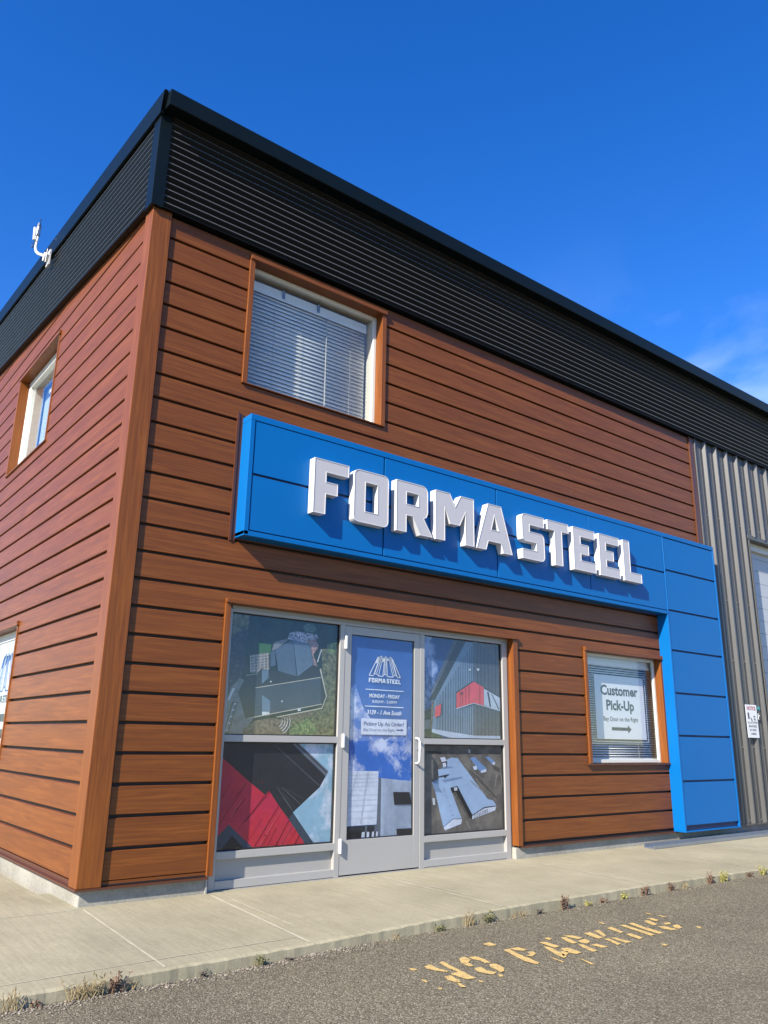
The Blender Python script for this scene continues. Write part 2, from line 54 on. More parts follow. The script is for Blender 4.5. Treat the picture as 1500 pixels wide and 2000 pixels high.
LR=[('dirtL',[(14.89,3.92),(19.95,3.94),(19.85,0.57),(14.9,0.58)]),('dirtD',[(18.16,2.79),(18.44,2.75),(19.5,1.93),(19.04,2.02)]),('dirtD',[(19.09,3.47),(19.66,3.31),(19.65,3.11),(19.25,3.23)]),('black2',[(14.95,4.05),(15.51,4.07),(15.97,3.98),(15.92,3.94),(15.1,4.0)]),('shade',[(15.33,2.73),(15.73,2.88),(15.76,2.47),(15.94,2.27),(15.76,2.25),(15.48,2.4)]),('dirtD',[(16.59,2.3),(16.91,2.33),(17.72,1.1),(17.53,1.14)]),('black2',[(16.85,2.55),(16.91,2.52),(17.8,1.28),(17.73,1.09),(17.58,1.23),(16.77,2.3)]),('roofB',[(15.68,3.27),(16.18,3.35),(16.13,3.67),(16.55,3.79),(16.9,3.76),(18.81,1.93),(19.15,1.86),(19.37,1.63),(18.58,1.57),(17.79,1.28),(16.87,2.55),(16.42,2.48),(17.11,1.14),(16.58,1.15),(16.0,0.85),(15.93,1.03),(15.5,2.36),(15.94,2.27),(15.73,2.54),(15.73,2.97)]),('black2',[(16.42,2.48),(16.87,2.55),(16.88,2.33),(16.53,2.26)]),('white2',[(16.64,2.48),(16.85,2.5),(16.86,2.37),(16.67,2.34)]),('whiteB',[(17.79,1.26),(18.58,1.54),(19.35,1.59),(19.27,1.42),(17.77,1.09)]),('black2',[(17.77,1.28),(18.58,1.59),(19.37,1.63),(19.37,1.6),(18.58,1.54),(17.78,1.24)]),('whiteB',[(16.0,0.85),(16.58,1.14),(17.12,1.12),(17.08,0.93),(16.08,0.7)]),('slate',[(16.0,0.86),(16.58,1.17),(17.12,1.15),(17.12,1.13),(16.58,1.14),(16.01,0.83)]),('whiteB',[(15.8,3.78),(16.08,3.82),(16.22,3.61),(15.93,3.58)]),('black2',[(15.91,3.59),(16.23,3.64),(16.23,3.38),(16.15,3.36)]),('whiteB',[(15.96,3.55),(16.15,3.57),(16.19,3.4),(15.99,3.38)]),('blueR',[(17.66,3.77),(17.97,3.82),(18.74,3.3),(18.71,3.14),(18.37,3.11)]),('whiteB',[(18.37,3.2),(18.74,3.28),(18.73,3.14),(18.38,3.1)]),('whiteB',[(17.84,3.39),(18.09,3.42),(18.13,3.25),(17.92,3.24)]),('blueR',[(18.67,3.81),(18.92,3.84),(19.32,3.58),(19.17,3.47)]),('whiteB',[(19.15,3.56),(19.32,3.59),(19.31,3.47),(19.17,3.45)]),('white2',[(15.34,2.07),(15.48,2.06),(15.5,1.79),(15.37,1.79)]),('dark1',[(15.7,2.97),(15.76,2.99),(16.38,3.08),(16.23,3.0),(16.07,2.9),(16.02,2.97),(15.73,2.94)]),('white2',[(17.58,4.14),(17.69,4.13),(17.67,3.99),(17.59,3.99)]),('shade',[(15.91,2.83),(17.07,2.95),(17.18,2.92),(16.02,2.75)]),('shade',[(15.92,3.37),(16.55,3.4),(16.6,3.38),(15.94,3.32)]),('black2',[(17.87,1.27),(17.92,1.28),(17.91,1.23),(17.87,1.22)]),('black2',[(17.97,1.29),(18.02,1.3),(18.02,1.26),(17.97,1.25)]),('black2',[(18.08,1.32),(18.12,1.33),(18.12,1.29),(18.07,1.28)]),('black2',[(18.18,1.35),(18.23,1.36),(18.23,1.31),(18.18,1.3)]),('black2',[(18.29,1.37),(18.34,1.38),(18.33,1.34),(18.28,1.33)]),('black2',[(18.39,1.4),(18.44,1.41),(18.44,1.37),(18.39,1.36)]),('black2',[(18.5,1.43),(18.55,1.44),(18.55,1.39),(18.5,1.39)]),('black2',[(18.6,1.46),(18.65,1.47),(18.65,1.42),(18.6,1.41)]),('black2',[(18.71,1.49),(18.76,1.49),(18.76,1.45),(18.71,1.44)]),('black2',[(17.86,1.18),(17.91,1.19),(17.91,1.14),(17.86,1.13)]),('black2',[(17.97,1.21),(18.02,1.21),(18.02,1.17),(17.97,1.16)]),('black2',[(18.07,1.23),(18.12,1.24),(18.12,1.2),(18.07,1.19)]),('black2',[(18.18,1.26),(18.23,1.27),(18.23,1.22),(18.18,1.21)]),('black2',[(18.28,1.29),(18.33,1.3),(18.33,1.25),(18.28,1.24)]),('black2',[(18.39,1.31),(18.44,1.32),(18.44,1.28),(18.39,1.27)]),('black2',[(18.5,1.34),(18.55,1.35),(18.54,1.31),(18.49,1.3)]),('black2',[(18.6,1.37),(18.65,1.38),(18.65,1.33),(18.6,1.32)]),('black2',[(18.71,1.4),(18.76,1.41),(18.76,1.36),(18.71,1.35)]),('slate',[(15.97,2.5),(16.01,2.5),(16.01,2.46),(15.97,2.46)]),('slate',[(16.0,2.39),(16.05,2.39),(16.05,2.35),(16.0,2.35)]),('slate',[(16.1,2.19),(16.14,2.19),(16.14,2.15),(16.1,2.15)]),('slate',[(16.16,2.08),(16.2,2.08),(16.2,2.04),(16.16,2.04)]),('slate',[(16.23,1.91),(16.27,1.9),(16.27,1.86),(16.23,1.86)]),('slate',[(16.32,1.75),(16.36,1.75),(16.36,1.71),(16.32,1.71)]),('slate',[(16.4,1.55),(16.44,1.55),(16.44,1.51),(16.4,1.51)]),('slate',[(16.5,1.34),(16.55,1.34),(16.55,1.3),(16.5,1.3)]),('dirtP',[(17.61,2.8),(17.67,2.8),(18.76,2.1),(18.71,2.1)]),('dirtP',[(17.94,2.87),(17.99,2.87),(19.31,1.89),(19.27,1.9)]),('dirtP',[(17.3,3.48),(17.34,3.48),(18.54,2.78),(18.5,2.78)]),('dirtP',[(18.85,3.12),(18.9,3.12),(19.71,3.0),(19.65,3.0)]),('dirtP',[(19.36,3.0),(19.41,3.0),(19.27,2.47),(19.23,2.47)]),('dirtP',[(19.65,3.08),(19.7,3.08),(19.77,2.46),(19.72,2.46)]),('dirtP',[(17.31,1.04),(17.37,1.04),(17.63,0.7),(17.57,0.7)])]
ROAD=[[(5.58,-10.21),(5.85,-10.16),(5.75,-10.49),(5.84,-10.87),(5.71,-10.93),(5.57,-10.63),(5.52,-10.43)],[(6.12,-10.17),(6.31,-10.11),(6.19,-10.63),(6.06,-11.27),(5.95,-11.2),(5.99,-10.71)],[(5.69,-11.07),(5.91,-11.07),(6.03,-11.25),(5.96,-11.7),(5.72,-11.68),(5.68,-11.31)],[(5.41,-11.16),(5.62,-11.17),(5.45,-11.73),(5.29,-11.7),(5.3,-11.42)],[(5.28,-11.74),(5.35,-11.79),(5.26,-12.09),(5.17,-12.02)],[(5.12,-10.14),(5.24,-10.12),(5.28,-10.31),(5.12,-10.34)],[(6.86,-10.15),(7.09,-10.11),(7.05,-10.39),(6.77,-10.59),(6.69,-10.92),(6.54,-10.87),(6.59,-10.53)],[(7.17,-10.18),(7.37,-10.26),(7.39,-10.57),(7.27,-10.93),(7.13,-10.86),(7.18,-10.56),(7.1,-10.4)],[(7.13,-11.0),(7.31,-11.07),(7.21,-11.44),(7.0,-11.66),(6.82,-11.71),(6.92,-11.45),(6.94,-11.25)],[(6.54,-11.04),(6.75,-11.07),(6.67,-11.39),(6.75,-11.64),(6.55,-11.73),(6.42,-11.57),(6.4,-11.35)],[(8.5,-9.41),(8.81,-9.35),(8.75,-9.71),(8.49,-9.7)],[(8.52,-10.19),(8.73,-10.21),(8.56,-10.65),(8.34,-11.66),(8.15,-11.7),(8.14,-11.24),(8.32,-10.73)],[(8.77,-10.17),(9.07,-10.22),(9.1,-10.58),(8.91,-10.58),(8.75,-10.41)],[(8.88,-10.74),(9.09,-10.76),(8.95,-10.98),(8.65,-11.13),(8.57,-10.96),(8.79,-10.93)],[(6.68,-11.75),(6.71,-11.87),(6.61,-12.0),(6.53,-11.95)],[(5.88,-11.84),(5.92,-11.97),(5.84,-12.08),(5.81,-11.98)],[(4.7,-11.71),(4.77,-11.76),(4.68,-11.89),(4.65,-11.83)],[(4.77,-11.02),(4.84,-11.03),(4.8,-11.25),(4.73,-11.28)],[(9.98,-10.19),(10.2,-10.22),(10.16,-10.83),(9.9,-10.85)],[(9.8,-10.5),(9.81,-10.83),(9.48,-11.64),(9.25,-11.71),(9.34,-11.4),(9.56,-10.91)],[(9.94,-11.01),(10.22,-11.06),(10.14,-11.62),(9.88,-11.64),(9.78,-11.38)],[(9.74,-11.2),(9.9,-11.3),(9.72,-11.49),(9.38,-11.58)],[(10.99,-10.16),(11.17,-10.19),(10.92,-10.83),(10.7,-10.85),(10.81,-10.49)],[(11.27,-10.02),(11.52,-10.19),(11.52,-10.55),(11.27,-10.57),(11.23,-10.29)],[(11.11,-10.69),(11.48,-10.67),(11.36,-10.95),(11.06,-11.09),(11.01,-10.89)],[(10.8,-10.92),(10.85,-11.12),(10.66,-11.74),(10.44,-11.74),(10.57,-11.35)],[(11.02,-11.23),(11.27,-11.23),(11.27,-11.66),(11.04,-11.62)],[(12.01,-10.2),(12.3,-10.2),(12.08,-10.86),(11.82,-10.9),(11.92,-10.51)],[(12.54,-10.17),(12.79,-10.19),(12.33,-10.78),(12.14,-10.84),(12.4,-10.46)],[(11.92,-11.0),(12.13,-11.02),(11.87,-11.64),(11.66,-11.67),(11.85,-11.27)],[(12.21,-10.98),(12.38,-11.1),(12.33,-11.69),(12.09,-11.65)],[(13.21,-10.15),(13.47,-10.12),(13.21,-10.81),(13.0,-10.8)],[(13.02,-10.97),(13.23,-11.01),(13.07,-11.56),(12.82,-11.61),(12.92,-11.24)],[(13.88,-10.15),(14.08,-10.18),(13.94,-10.7),(13.73,-11.54),(13.46,-11.55),(13.64,-10.99)],[(14.34,-10.14),(14.58,-10.16),(14.36,-10.68),(14.17,-11.54),(13.9,-11.55),(14.01,-11.05)],[(15.13,-10.17),(15.32,-10.21),(15.07,-10.74),(14.8,-10.76),(14.93,-10.43)],[(15.5,-10.04),(15.72,-10.08),(15.65,-10.43),(15.41,-10.42)],[(14.76,-10.94),(15.01,-11.0),(14.94,-11.57),(14.7,-11.46),(14.66,-11.18)],[(15.34,-10.74),(15.63,-10.78),(15.48,-10.96),(15.22,-10.93)],[(15.32,-11.11),(15.59,-11.12),(15.28,-11.49),(15.05,-11.5),(15.12,-11.28)],[(16.26,-9.91),(16.37,-9.98),(16.3,-10.3),(16.2,-10.23)],[(13.7,-9.4),(13.74,-9.54),(13.66,-9.8),(13.58,-9.71)],[(16.22,-9.43),(16.31,-9.54),(16.26,-9.79),(16.17,-9.68)],[(10.55,-9.9),(10.7,-9.94),(10.63,-10.14),(10.47,-10.14)],[(9.02,-11.33),(9.04,-11.42),(8.95,-12.02),(8.86,-11.96)],[(9.54,-11.99),(9.58,-12.08),(9.44,-12.57),(9.34,-12.55)],[(15.88,-11.58),(15.9,-11.74),(15.73,-11.89),(15.69,-11.76)],[(12.84,-12.29),(12.96,-12.37),(12.9,-12.53),(12.75,-12.49)]]
WEEDS=[(-3.67,-1.19),(-2.29,-1.09),(-2.12,-1.09),(-1.82,-1.16),(-1.38,-1.16),(-3.21,-1.17),(0.75,-1.12),(2.32,-1.05),(6.82,-1.03),(8.59,-1.02),(9.82,-1.05),(10.66,-1.02),(11.87,-1.03),(12.34,-1.02),(13.06,-1.01),(14.38,-1.08),(15.67,-1.08),(16.53,-1.07),(17.79,-1.05),(19.11,-1.11),(20.93,-1.1),(21.83,-1.1),(23.78,-1.06),(24.83,-1.05),(27.0,-1.03),(28.13,-1.04),(3.17,-1.07),(-1.11,-1.13)]

# ---------------------------------------------------------------- helpers
def lin(r, g, b):
    f = lambda c: (c / 255 / 12.92) if c / 255 <= 0.04045 else ((c / 255 + 0.055) / 1.055) ** 2.4
    return (f(r), f(g), f(b), 1.0)

def tag(o, label=None, cat=None, group=None, kind=None):
    if label: o['label'] = label
    if cat: o['category'] = cat
    if group: o['group'] = group
    if kind: o['kind'] = kind
    return o

def empty(name, loc, label, cat, group=None):
    o = bpy.data.objects.new(name, None); COL.objects.link(o)
    o.location = Vector(loc) * S; o.empty_display_size = 0.1
    return tag(o, label, cat, group)

def root_loc(o):
    v = Vector((0, 0, 0))
    while o is not None:
        v += o.location; o = o.parent
    return v

class MB:
    def __init__(s): s.v = []; s.f = []; s.m = []
    def poly(s, pts, mi=0):
        n = len(s.v); s.v += [tuple(p) for p in pts]; s.f.append(tuple(range(n, n + len(pts)))); s.m.append(mi)
    def box(s, x0, x1, y0, y1, z0, z1, mi=0):
        if x0 > x1: x0, x1 = x1, x0
        if y0 > y1: y0, y1 = y1, y0
        if z0 > z1: z0, z1 = z1, z0
        n = len(s.v)
        s.v += [(x0, y0, z0), (x1, y0, z0), (x1, y1, z0), (x0, y1, z0), (x0, y0, z1), (x1, y0, z1), (x1, y1, z1), (x0, y1, z1)]
        for q in ((0, 3, 2, 1), (4, 5, 6, 7), (0, 1, 5, 4), (1, 2, 6, 5), (2, 3, 7, 6), (3, 0, 4, 7)):
            s.f.append(tuple(n + i for i in q)); s.m.append(mi)
        return s
    def prism(s, pts, a, b, axis='y', mi=0, caps=True):
        """pts: closed 2D outline in the two other axes, swept from a to b along axis"""
        def P(p, t):
            return {'y': (p[0], t, p[1]), 'x': (t, p[0], p[1]), 'z': (p[0], p[1], t)}[axis]
        n = len(s.v); k = len(pts)
        s.v += [P(p, a) for p in pts] + [P(p, b) for p in pts]
        for i in range(k):
            j = (i + 1) % k; s.f.append((n + i, n + j, n + k + j, n + k + i)); s.m.append(mi)
        if caps:
            s.f.append(tuple(n + i for i in range(k))[::-1]); s.m.append(mi)
            s.f.append(tuple(n + k + i for i in range(k))); s.m.append(mi)
        return s
    def strip(s, A, B, mi=0):
        """ruled surface between two polylines"""
        n = len(s.v); k = len(A); s.v += [tuple(p) for p in A] + [tuple(p) for p in B]
        for i in range(k - 1):
            s.f.append((n + i, n + i + 1, n + k + i + 1, n + k + i)); s.m.append(mi)
    def tube(s, pts, r, seg=10, mi=0, cap=True):
        pts = [Vector(p) for p in pts]; rr = r if isinstance(r, (list, tuple)) else [r] * len(pts)
        n = len(s.v); up = Vector((0.3, 0.2, 0.93))
        for i, p in enumerate(pts):
            d = (pts[min(i + 1, len(pts) - 1)] - pts[max(i - 1, 0)]).normalized()
            a = d.cross(up)
            if a.length < 1e-3: a = d.cross(Vector((1, 0, 0)))
            a.normalize(); b = d.cross(a)
            for j in range(seg):
                t = 2 * math.pi * j / seg; q = p + (a * math.cos(t) + b * math.sin(t)) * rr[i]; s.v.append(tuple(q))
        for i in range(len(pts) - 1):
            for j in range(seg):
                k = (j + 1) % seg; s.f.append((n + i * seg + j, n + i * seg + k, n + (i + 1) * seg + k, n + (i + 1) * seg + j)); s.m.append(mi)
        if cap:
            s.f.append(tuple(n + j for j in range(seg))); s.m.append(mi)
            e = n + (len(pts) - 1) * seg; s.f.append(tuple(e + j for j in range(seg))[::-1]); s.m.append(mi)
        return s
    def build(s, name, mats, parent=None, bevel=0, smooth=False, kind=None, label=None):
        if not isinstance(mats, (list, tuple)): mats = [mats]
        o0 = root_loc(parent)
        me = bpy.data.meshes.new(name)
        me.from_pydata([tuple(Vector(v) * S - o0) for v in s.v], [], s.f)
        for m_ in mats: me.materials.append(m_)
        for p, i in zip(me.polygons, s.m): p.material_index = i
        if smooth:
            for p in me.polygons: p.use_smooth = True
        me.update()
        o = bpy.data.objects.new(name, me); COL.objects.link(o)
        if parent is not None: o.parent = parent
        if kind: o['kind'] = kind
        if label: o['label'] = label
        import bmesh
        bm = bmesh.new(); bm.from_mesh(me); bmesh.ops.recalc_face_normals(bm, faces=bm.faces); bm.to_mesh(me); bm.free()
        if bevel:
            b = o.modifiers.new('bevel', 'BEVEL'); b.width = bevel * S; b.segments = 2; b.limit_method = 'ANGLE'; b.angle_limit = math.radians(40)
            b.harden_normals = False
        return o

def rects_minus(x0, x1, z0, z1, holes):
    xs = sorted({x0, x1} | {min(max(h[i], x0), x1) for h in holes for i in (0, 1)})
    zs = sorted({z0, z1} | {min(max(h[i], z0), z1) for h in holes for i in (2, 3)})
    out = []
    for za, zb in zip(zs, zs[1:]):
        if zb - za < 1e-4: continue
        run = None
        for xa, xb in zip(xs, xs[1:]):
            cx, cz = (xa + xb) / 2, (za + zb) / 2
            inside = any(h[0] < cx < h[1] and h[2] < cz < h[3] for h in holes)
            if inside or xb - xa < 1e-4:
                if run and inside: out.append((run[0], run[1], za, zb)); run = None
                continue
            run = (run[0], xb) if run else (xa, xb)
        if run: out.append((run[0], run[1], za, zb))
    return out

# ---------------------------------------------------------------- materials
KA = 0.56   # overall level of the base colours against the exposure above
def kc(c): return tuple(x * KA for x in c[:3]) + (1.0,)
def mat(name):
    m_ = bpy.data.materials.new(name); m_.use_nodes = True
    return m_, m_.node_tree.nodes, m_.node_tree.links, m_.node_tree.nodes['Principled BSDF']

def N(ns, t, **kw):
    n = ns.new(t)
    for k, v in kw.items():
        if k in n.inputs: n.inputs[k].default_value = v
        else: setattr(n, k, v)
    return n

def coords(ns, ls, scale=(1, 1, 1), rot=(0, 0, 0)):
    """true positions in metres"""
    g = N(ns, 'ShaderNodeNewGeometry'); mp = N(ns, 'ShaderNodeMapping'); mp.inputs['Scale'].default_value = scale; mp.inputs['Rotation'].default_value = rot
    ls.new(g.outputs['Position'], mp.inputs['Vector']); return mp.outputs[0]

def flat(name, col, rough=0.5, metal=0.0, var=0.06, vscale=6.0, spec=0.5, coat=0.0, bump=0.0, wave=0.0):
    m_, ns, ls, b = mat(name)
    c = coords(ns, ls)
    nz = N(ns, 'ShaderNodeTexNoise', Scale=vscale, Detail=5.0)
    ls.new(c, nz.inputs['Vector'])
    mx = N(ns, 'ShaderNodeMix', data_type='RGBA')
    col = kc(col)[:3]
    mx.inputs['A'].default_value = tuple(x * (1 - var) for x in col) + (1,)
    mx.inputs['B'].default_value = tuple(min(x * (1 + var), 1) for x in col) + (1,)
    ls.new(nz.outputs['Fac'], mx.inputs['Factor']); ls.new(mx.outputs['Result'], b.inputs['Base Color'])
    mr = N(ns, 'ShaderNodeMapRange'); mr.inputs[3].default_value = rough * 0.85; mr.inputs[4].default_value = min(rough * 1.15, 1)
    ls.new(nz.outputs['Fac'], mr.inputs[0]); ls.new(mr.outputs[0], b.inputs['Roughness'])
    b.inputs['Metallic'].default_value = metal; b.inputs['Specular IOR Level'].default_value = spec
    b.inputs['Coat Weight'].default_value = coat; b.inputs['Coat Roughness'].default_value = 0.12
    if wave:
        bp = N(ns, 'ShaderNodeBump', Strength=wave, Distance=0.006); n2 = N(ns, 'ShaderNodeTexNoise', Scale=2.2, Detail=1.5); ls.new(c, n2.inputs['Vector'])
        ls.new(n2.outputs['Fac'], bp.inputs['Height']); ls.new(bp.outputs[0], b.inputs['Normal'])
    if bump:
        bp = N(ns, 'ShaderNodeBump', Strength=bump, Distance=0.002); n2 = N(ns, 'ShaderNodeTexNoise', Scale=90.0, Detail=4.0); ls.new(c, n2.inputs['Vector'])
        ls.new(n2.outputs['Fac'], bp.inputs['Height']); ls.new(bp.outputs[0], b.inputs['Normal'])
    return m_

def wood(name, axis, tint=1.0, rough=0.42):
    """printed wood-grain steel: grain runs along axis; every board gets its own piece of the pattern"""
    m_, ns, ls, b = mat(name)
    g = N(ns, 'ShaderNodeNewGeometry'); sep = N(ns, 'ShaderNodeSeparateXYZ'); ls.new(g.outputs['Position'], sep.inputs[0])
    # board number from height
    dv = N(ns, 'ShaderNodeMath', operation='DIVIDE'); dv.inputs[1].default_value = S; ls.new(sep.outputs['Z'], dv.inputs[0])
    fl = N(ns, 'ShaderNodeMath', operation='FLOOR'); ls.new(dv.outputs[0], fl.inputs[0])
    wn_ = N(ns, 'ShaderNodeTexWhiteNoise', noise_dimensions='1D'); ls.new(fl.outputs[0], wn_.inputs['W'])
    off = N(ns, 'ShaderNodeVectorMath', operation='SCALE'); off.inputs['Scale'].default_value = 13.0 if axis != 'z' else 0.0
    ls.new(wn_.outputs['Color'], off.inputs[0])
    ad = N(ns, 'ShaderNodeVectorMath', operation='ADD'); ls.new(g.outputs['Position'], ad.inputs[0]); ls.new(off.outputs[0], ad.inputs[1])
    k = {'x': (1.5, 3, 42), 'y': (3, 1.5, 42), 'z': (42, 42, 1.5)}[axis]
    mp = N(ns, 'ShaderNodeMapping'); mp.inputs['Scale'].default_value = k; ls.new(ad.outputs[0], mp.inputs['Vector'])
    n1 = N(ns, 'ShaderNodeTexNoise', Scale=1.1, Detail=5.0, Roughness=0.55, Distortion=0.9); ls.new(mp.outputs[0], n1.inputs['Vector'])
    k2 = {'x': (3.0, 9, 190), 'y': (9, 3.0, 190), 'z': (190, 190, 3.0)}[axis]
    mp2 = N(ns, 'ShaderNodeMapping'); mp2.inputs['Scale'].default_value = k2; ls.new(ad.outputs[0], mp2.inputs['Vector'])
    n2 = N(ns, 'ShaderNodeTexNoise', Scale=1.0, Detail=4.0, Roughness=0.6); ls.new(mp2.outputs[0], n2.inputs['Vector'])
    k3 = {'x': (0.5, 1, 9), 'y': (1, 0.5, 9), 'z': (7, 7, 0.4)}[axis]
    mp3 = N(ns, 'ShaderNodeMapping'); mp3.inputs['Scale'].default_value = k3; ls.new(ad.outputs[0], mp3.inputs['Vector'])
    n3 = N(ns, 'ShaderNodeTexNoise', Scale=1.0, Detail=2.0); ls.new(mp3.outputs[0], n3.inputs['Vector'])
    r1 = N(ns, 'ShaderNodeValToRGB'); e = r1.color_ramp.elements
    t = tint * KA * 1.14
    e[0].position = 0.30; e[0].color = (0.165 * t, 0.049 * t, 0.012 * t, 1)
    e[1].position = 0.72; e[1].color = (0.285 * t, 0.092 * t, 0.018 * t, 1)
    q = e.new(0.50); q.color = (0.210 * t, 0.064 * t, 0.013 * t, 1)
    mixf = N(ns, 'ShaderNodeMath', operation='MULTIPLY_ADD'); mixf.inputs[1].default_value = 0.36
    sub = N(ns, 'ShaderNodeMath', operation='SUBTRACT'); sub.inputs[1].default_value = 0.5; ls.new(n2.outputs['Fac'], sub.inputs[0])
    ls.new(sub.outputs[0], mixf.inputs[0]); ls.new(n1.outputs['Fac'], mixf.inputs[2])
    sub3 = N(ns, 'ShaderNodeMath', operation='SUBTRACT'); sub3.inputs[1].default_value = 0.5; ls.new(n3.outputs['Fac'], sub3.inputs[0])
    m3 = N(ns, 'ShaderNodeMath', operation='MULTIPLY_ADD'); m3.inputs[1].default_value = 0.25; ls.new(sub3.outputs[0], m3.inputs[0]); ls.new(mixf.outputs[0], m3.inputs[2])
    ls.new(m3.outputs[0], r1.inputs[0]); ls.new(r1.outputs[0], b.inputs['Base Color'])
    b.inputs['Roughness'].default_value = rough
    b.inputs['Specular IOR Level'].default_value = 0.27
    bp = N(ns, 'ShaderNodeBump', Strength=0.12, Distance=0.0006); ls.new(n2.outputs['Fac'], bp.inputs['Height']); ls.new(bp.outputs[0], b.inputs['Normal'])
    return m_

def concrete(name, c1, c2, pits=True, dirt=0.3, trowel=False):
    m_, ns, ls, b = mat(name); c = coords(ns, ls)
    n1 = N(ns, 'ShaderNodeTexNoise', Scale=1.3, Detail=8.0, Roughness=0.62); ls.new(c, n1.inputs['Vector'])
    n2 = N(ns, 'ShaderNodeTexNoise', Scale=40.0, Detail=6.0, Roughness=0.7); ls.new(c, n2.inputs['Vector'])
    mx = N(ns, 'ShaderNodeMix', data_type='RGBA'); c1 = kc(c1); c2 = kc(c2); mx.inputs['A'].default_value = c1; mx.inputs['B'].default_value = c2
    rr = N(ns, 'ShaderNodeMapRange'); rr.inputs[1].default_value = 0.33; rr.inputs[2].default_value = 0.67; ls.new(n1.outputs['Fac'], rr.inputs[0]); ls.new(rr.outputs[0], mx.inputs['Factor'])
    m2 = N(ns, 'ShaderNodeMix', data_type='RGBA', blend_type='OVERLAY'); m2.inputs['Factor'].default_value = dirt
    ls.new(mx.outputs['Result'], m2.inputs['A']); ls.new(n2.outputs['Color'], m2.inputs['B'])
    hs = N(ns, 'ShaderNodeRGBToBW'); ls.new(n2.outputs['Color'], hs.inputs[0]); ls.new(hs.outputs[0], m2.inputs['B'])
    last = m2.outputs['Result']
    if trowel:
        c3 = coords(ns, ls, (30, 1.6, 1), (0, 0, 0.25)); n4 = N(ns, 'ShaderNodeTexNoise', Scale=2.5, Detail=3.0); ls.new(c3, n4.inputs['Vector'])
        m4 = N(ns, 'ShaderNodeMix', data_type='RGBA', blend_type='OVERLAY'); m4.inputs['Factor'].default_value = 0.22
        ls.new(last, m4.inputs['A']); ls.new(n4.outputs['Fac'], m4.inputs['B']); last = m4.outputs['Result']
        c5 = coords(ns, ls, (2, 7, 1), (0, 0, -0.3)); n5 = N(ns, 'ShaderNodeTexNoise', Scale=6.0, Detail=5.0, Roughness=0.75); ls.new(c5, n5.inputs['Vector'])
        r5 = N(ns, 'ShaderNodeMapRange'); r5.inputs[1].default_value = 0.62; r5.inputs[2].default_value = 0.78; r5.inputs[4].default_value = 0.45; ls.new(n5.outputs['Fac'], r5.inputs[0])
        m5 = N(ns, 'ShaderNodeMix', data_type='RGBA'); m5.inputs['B'].default_value = (0.34, 0.315, 0.225, 1); ls.new(r5.outputs[0], m5.inputs['Factor']); ls.new(last, m5.inputs['A']); last = m5.outputs['Result']
    if pits:
        vo = N(ns, 'ShaderNodeTexVoronoi', Scale=9.0); ls.new(c, vo.inputs['Vector'])
        vr = N(ns, 'ShaderNodeMapRange'); vr.inputs[1].default_value = 0.05; vr.inputs[2].default_value = 0.16; vr.inputs[3].default_value = 0.72; vr.inputs[4].default_value = 0.0
        n3 = N(ns, 'ShaderNodeTexNoise', Scale=3.0, Detail=3.0); ls.new(c, n3.inputs['Vector'])
        gt = N(ns, 'ShaderNodeMapRange'); gt.inputs[1].default_value = 0.52; gt.inputs[2].default_value = 0.66; ls.new(n3.outputs['Fac'], gt.inputs[0])
        mu = N(ns, 'ShaderNodeMath', operation='MULTIPLY'); ls.new(vo.outputs['Distance'], vr.inputs[0]); ls.new(vr.outputs[0], mu.inputs[0]); ls.new(gt.outputs[0], mu.inputs[1])
        m3 = N(ns, 'ShaderNodeMix', data_type='RGBA'); m3.inputs['B'].default_value = (c1[0] * .35, c1[1] * .35, c1[2] * .38, 1); ls.new(mu.outputs[0], m3.inputs['Factor']); ls.new(last, m3.inputs['A']); last = m3.outputs['Result']
    ls.new(last, b.inputs['Base Color']); b.inputs['Roughness'].default_value = 0.9; b.inputs['Specular IOR Level'].default_value = 0.25
    bp = N(ns, 'ShaderNodeBump', Strength=0.5, Distance=0.003); ls.new(n2.outputs['Fac'], bp.inputs['Height']); ls.new(bp.outputs[0], b.inputs['Normal'])
    return m_

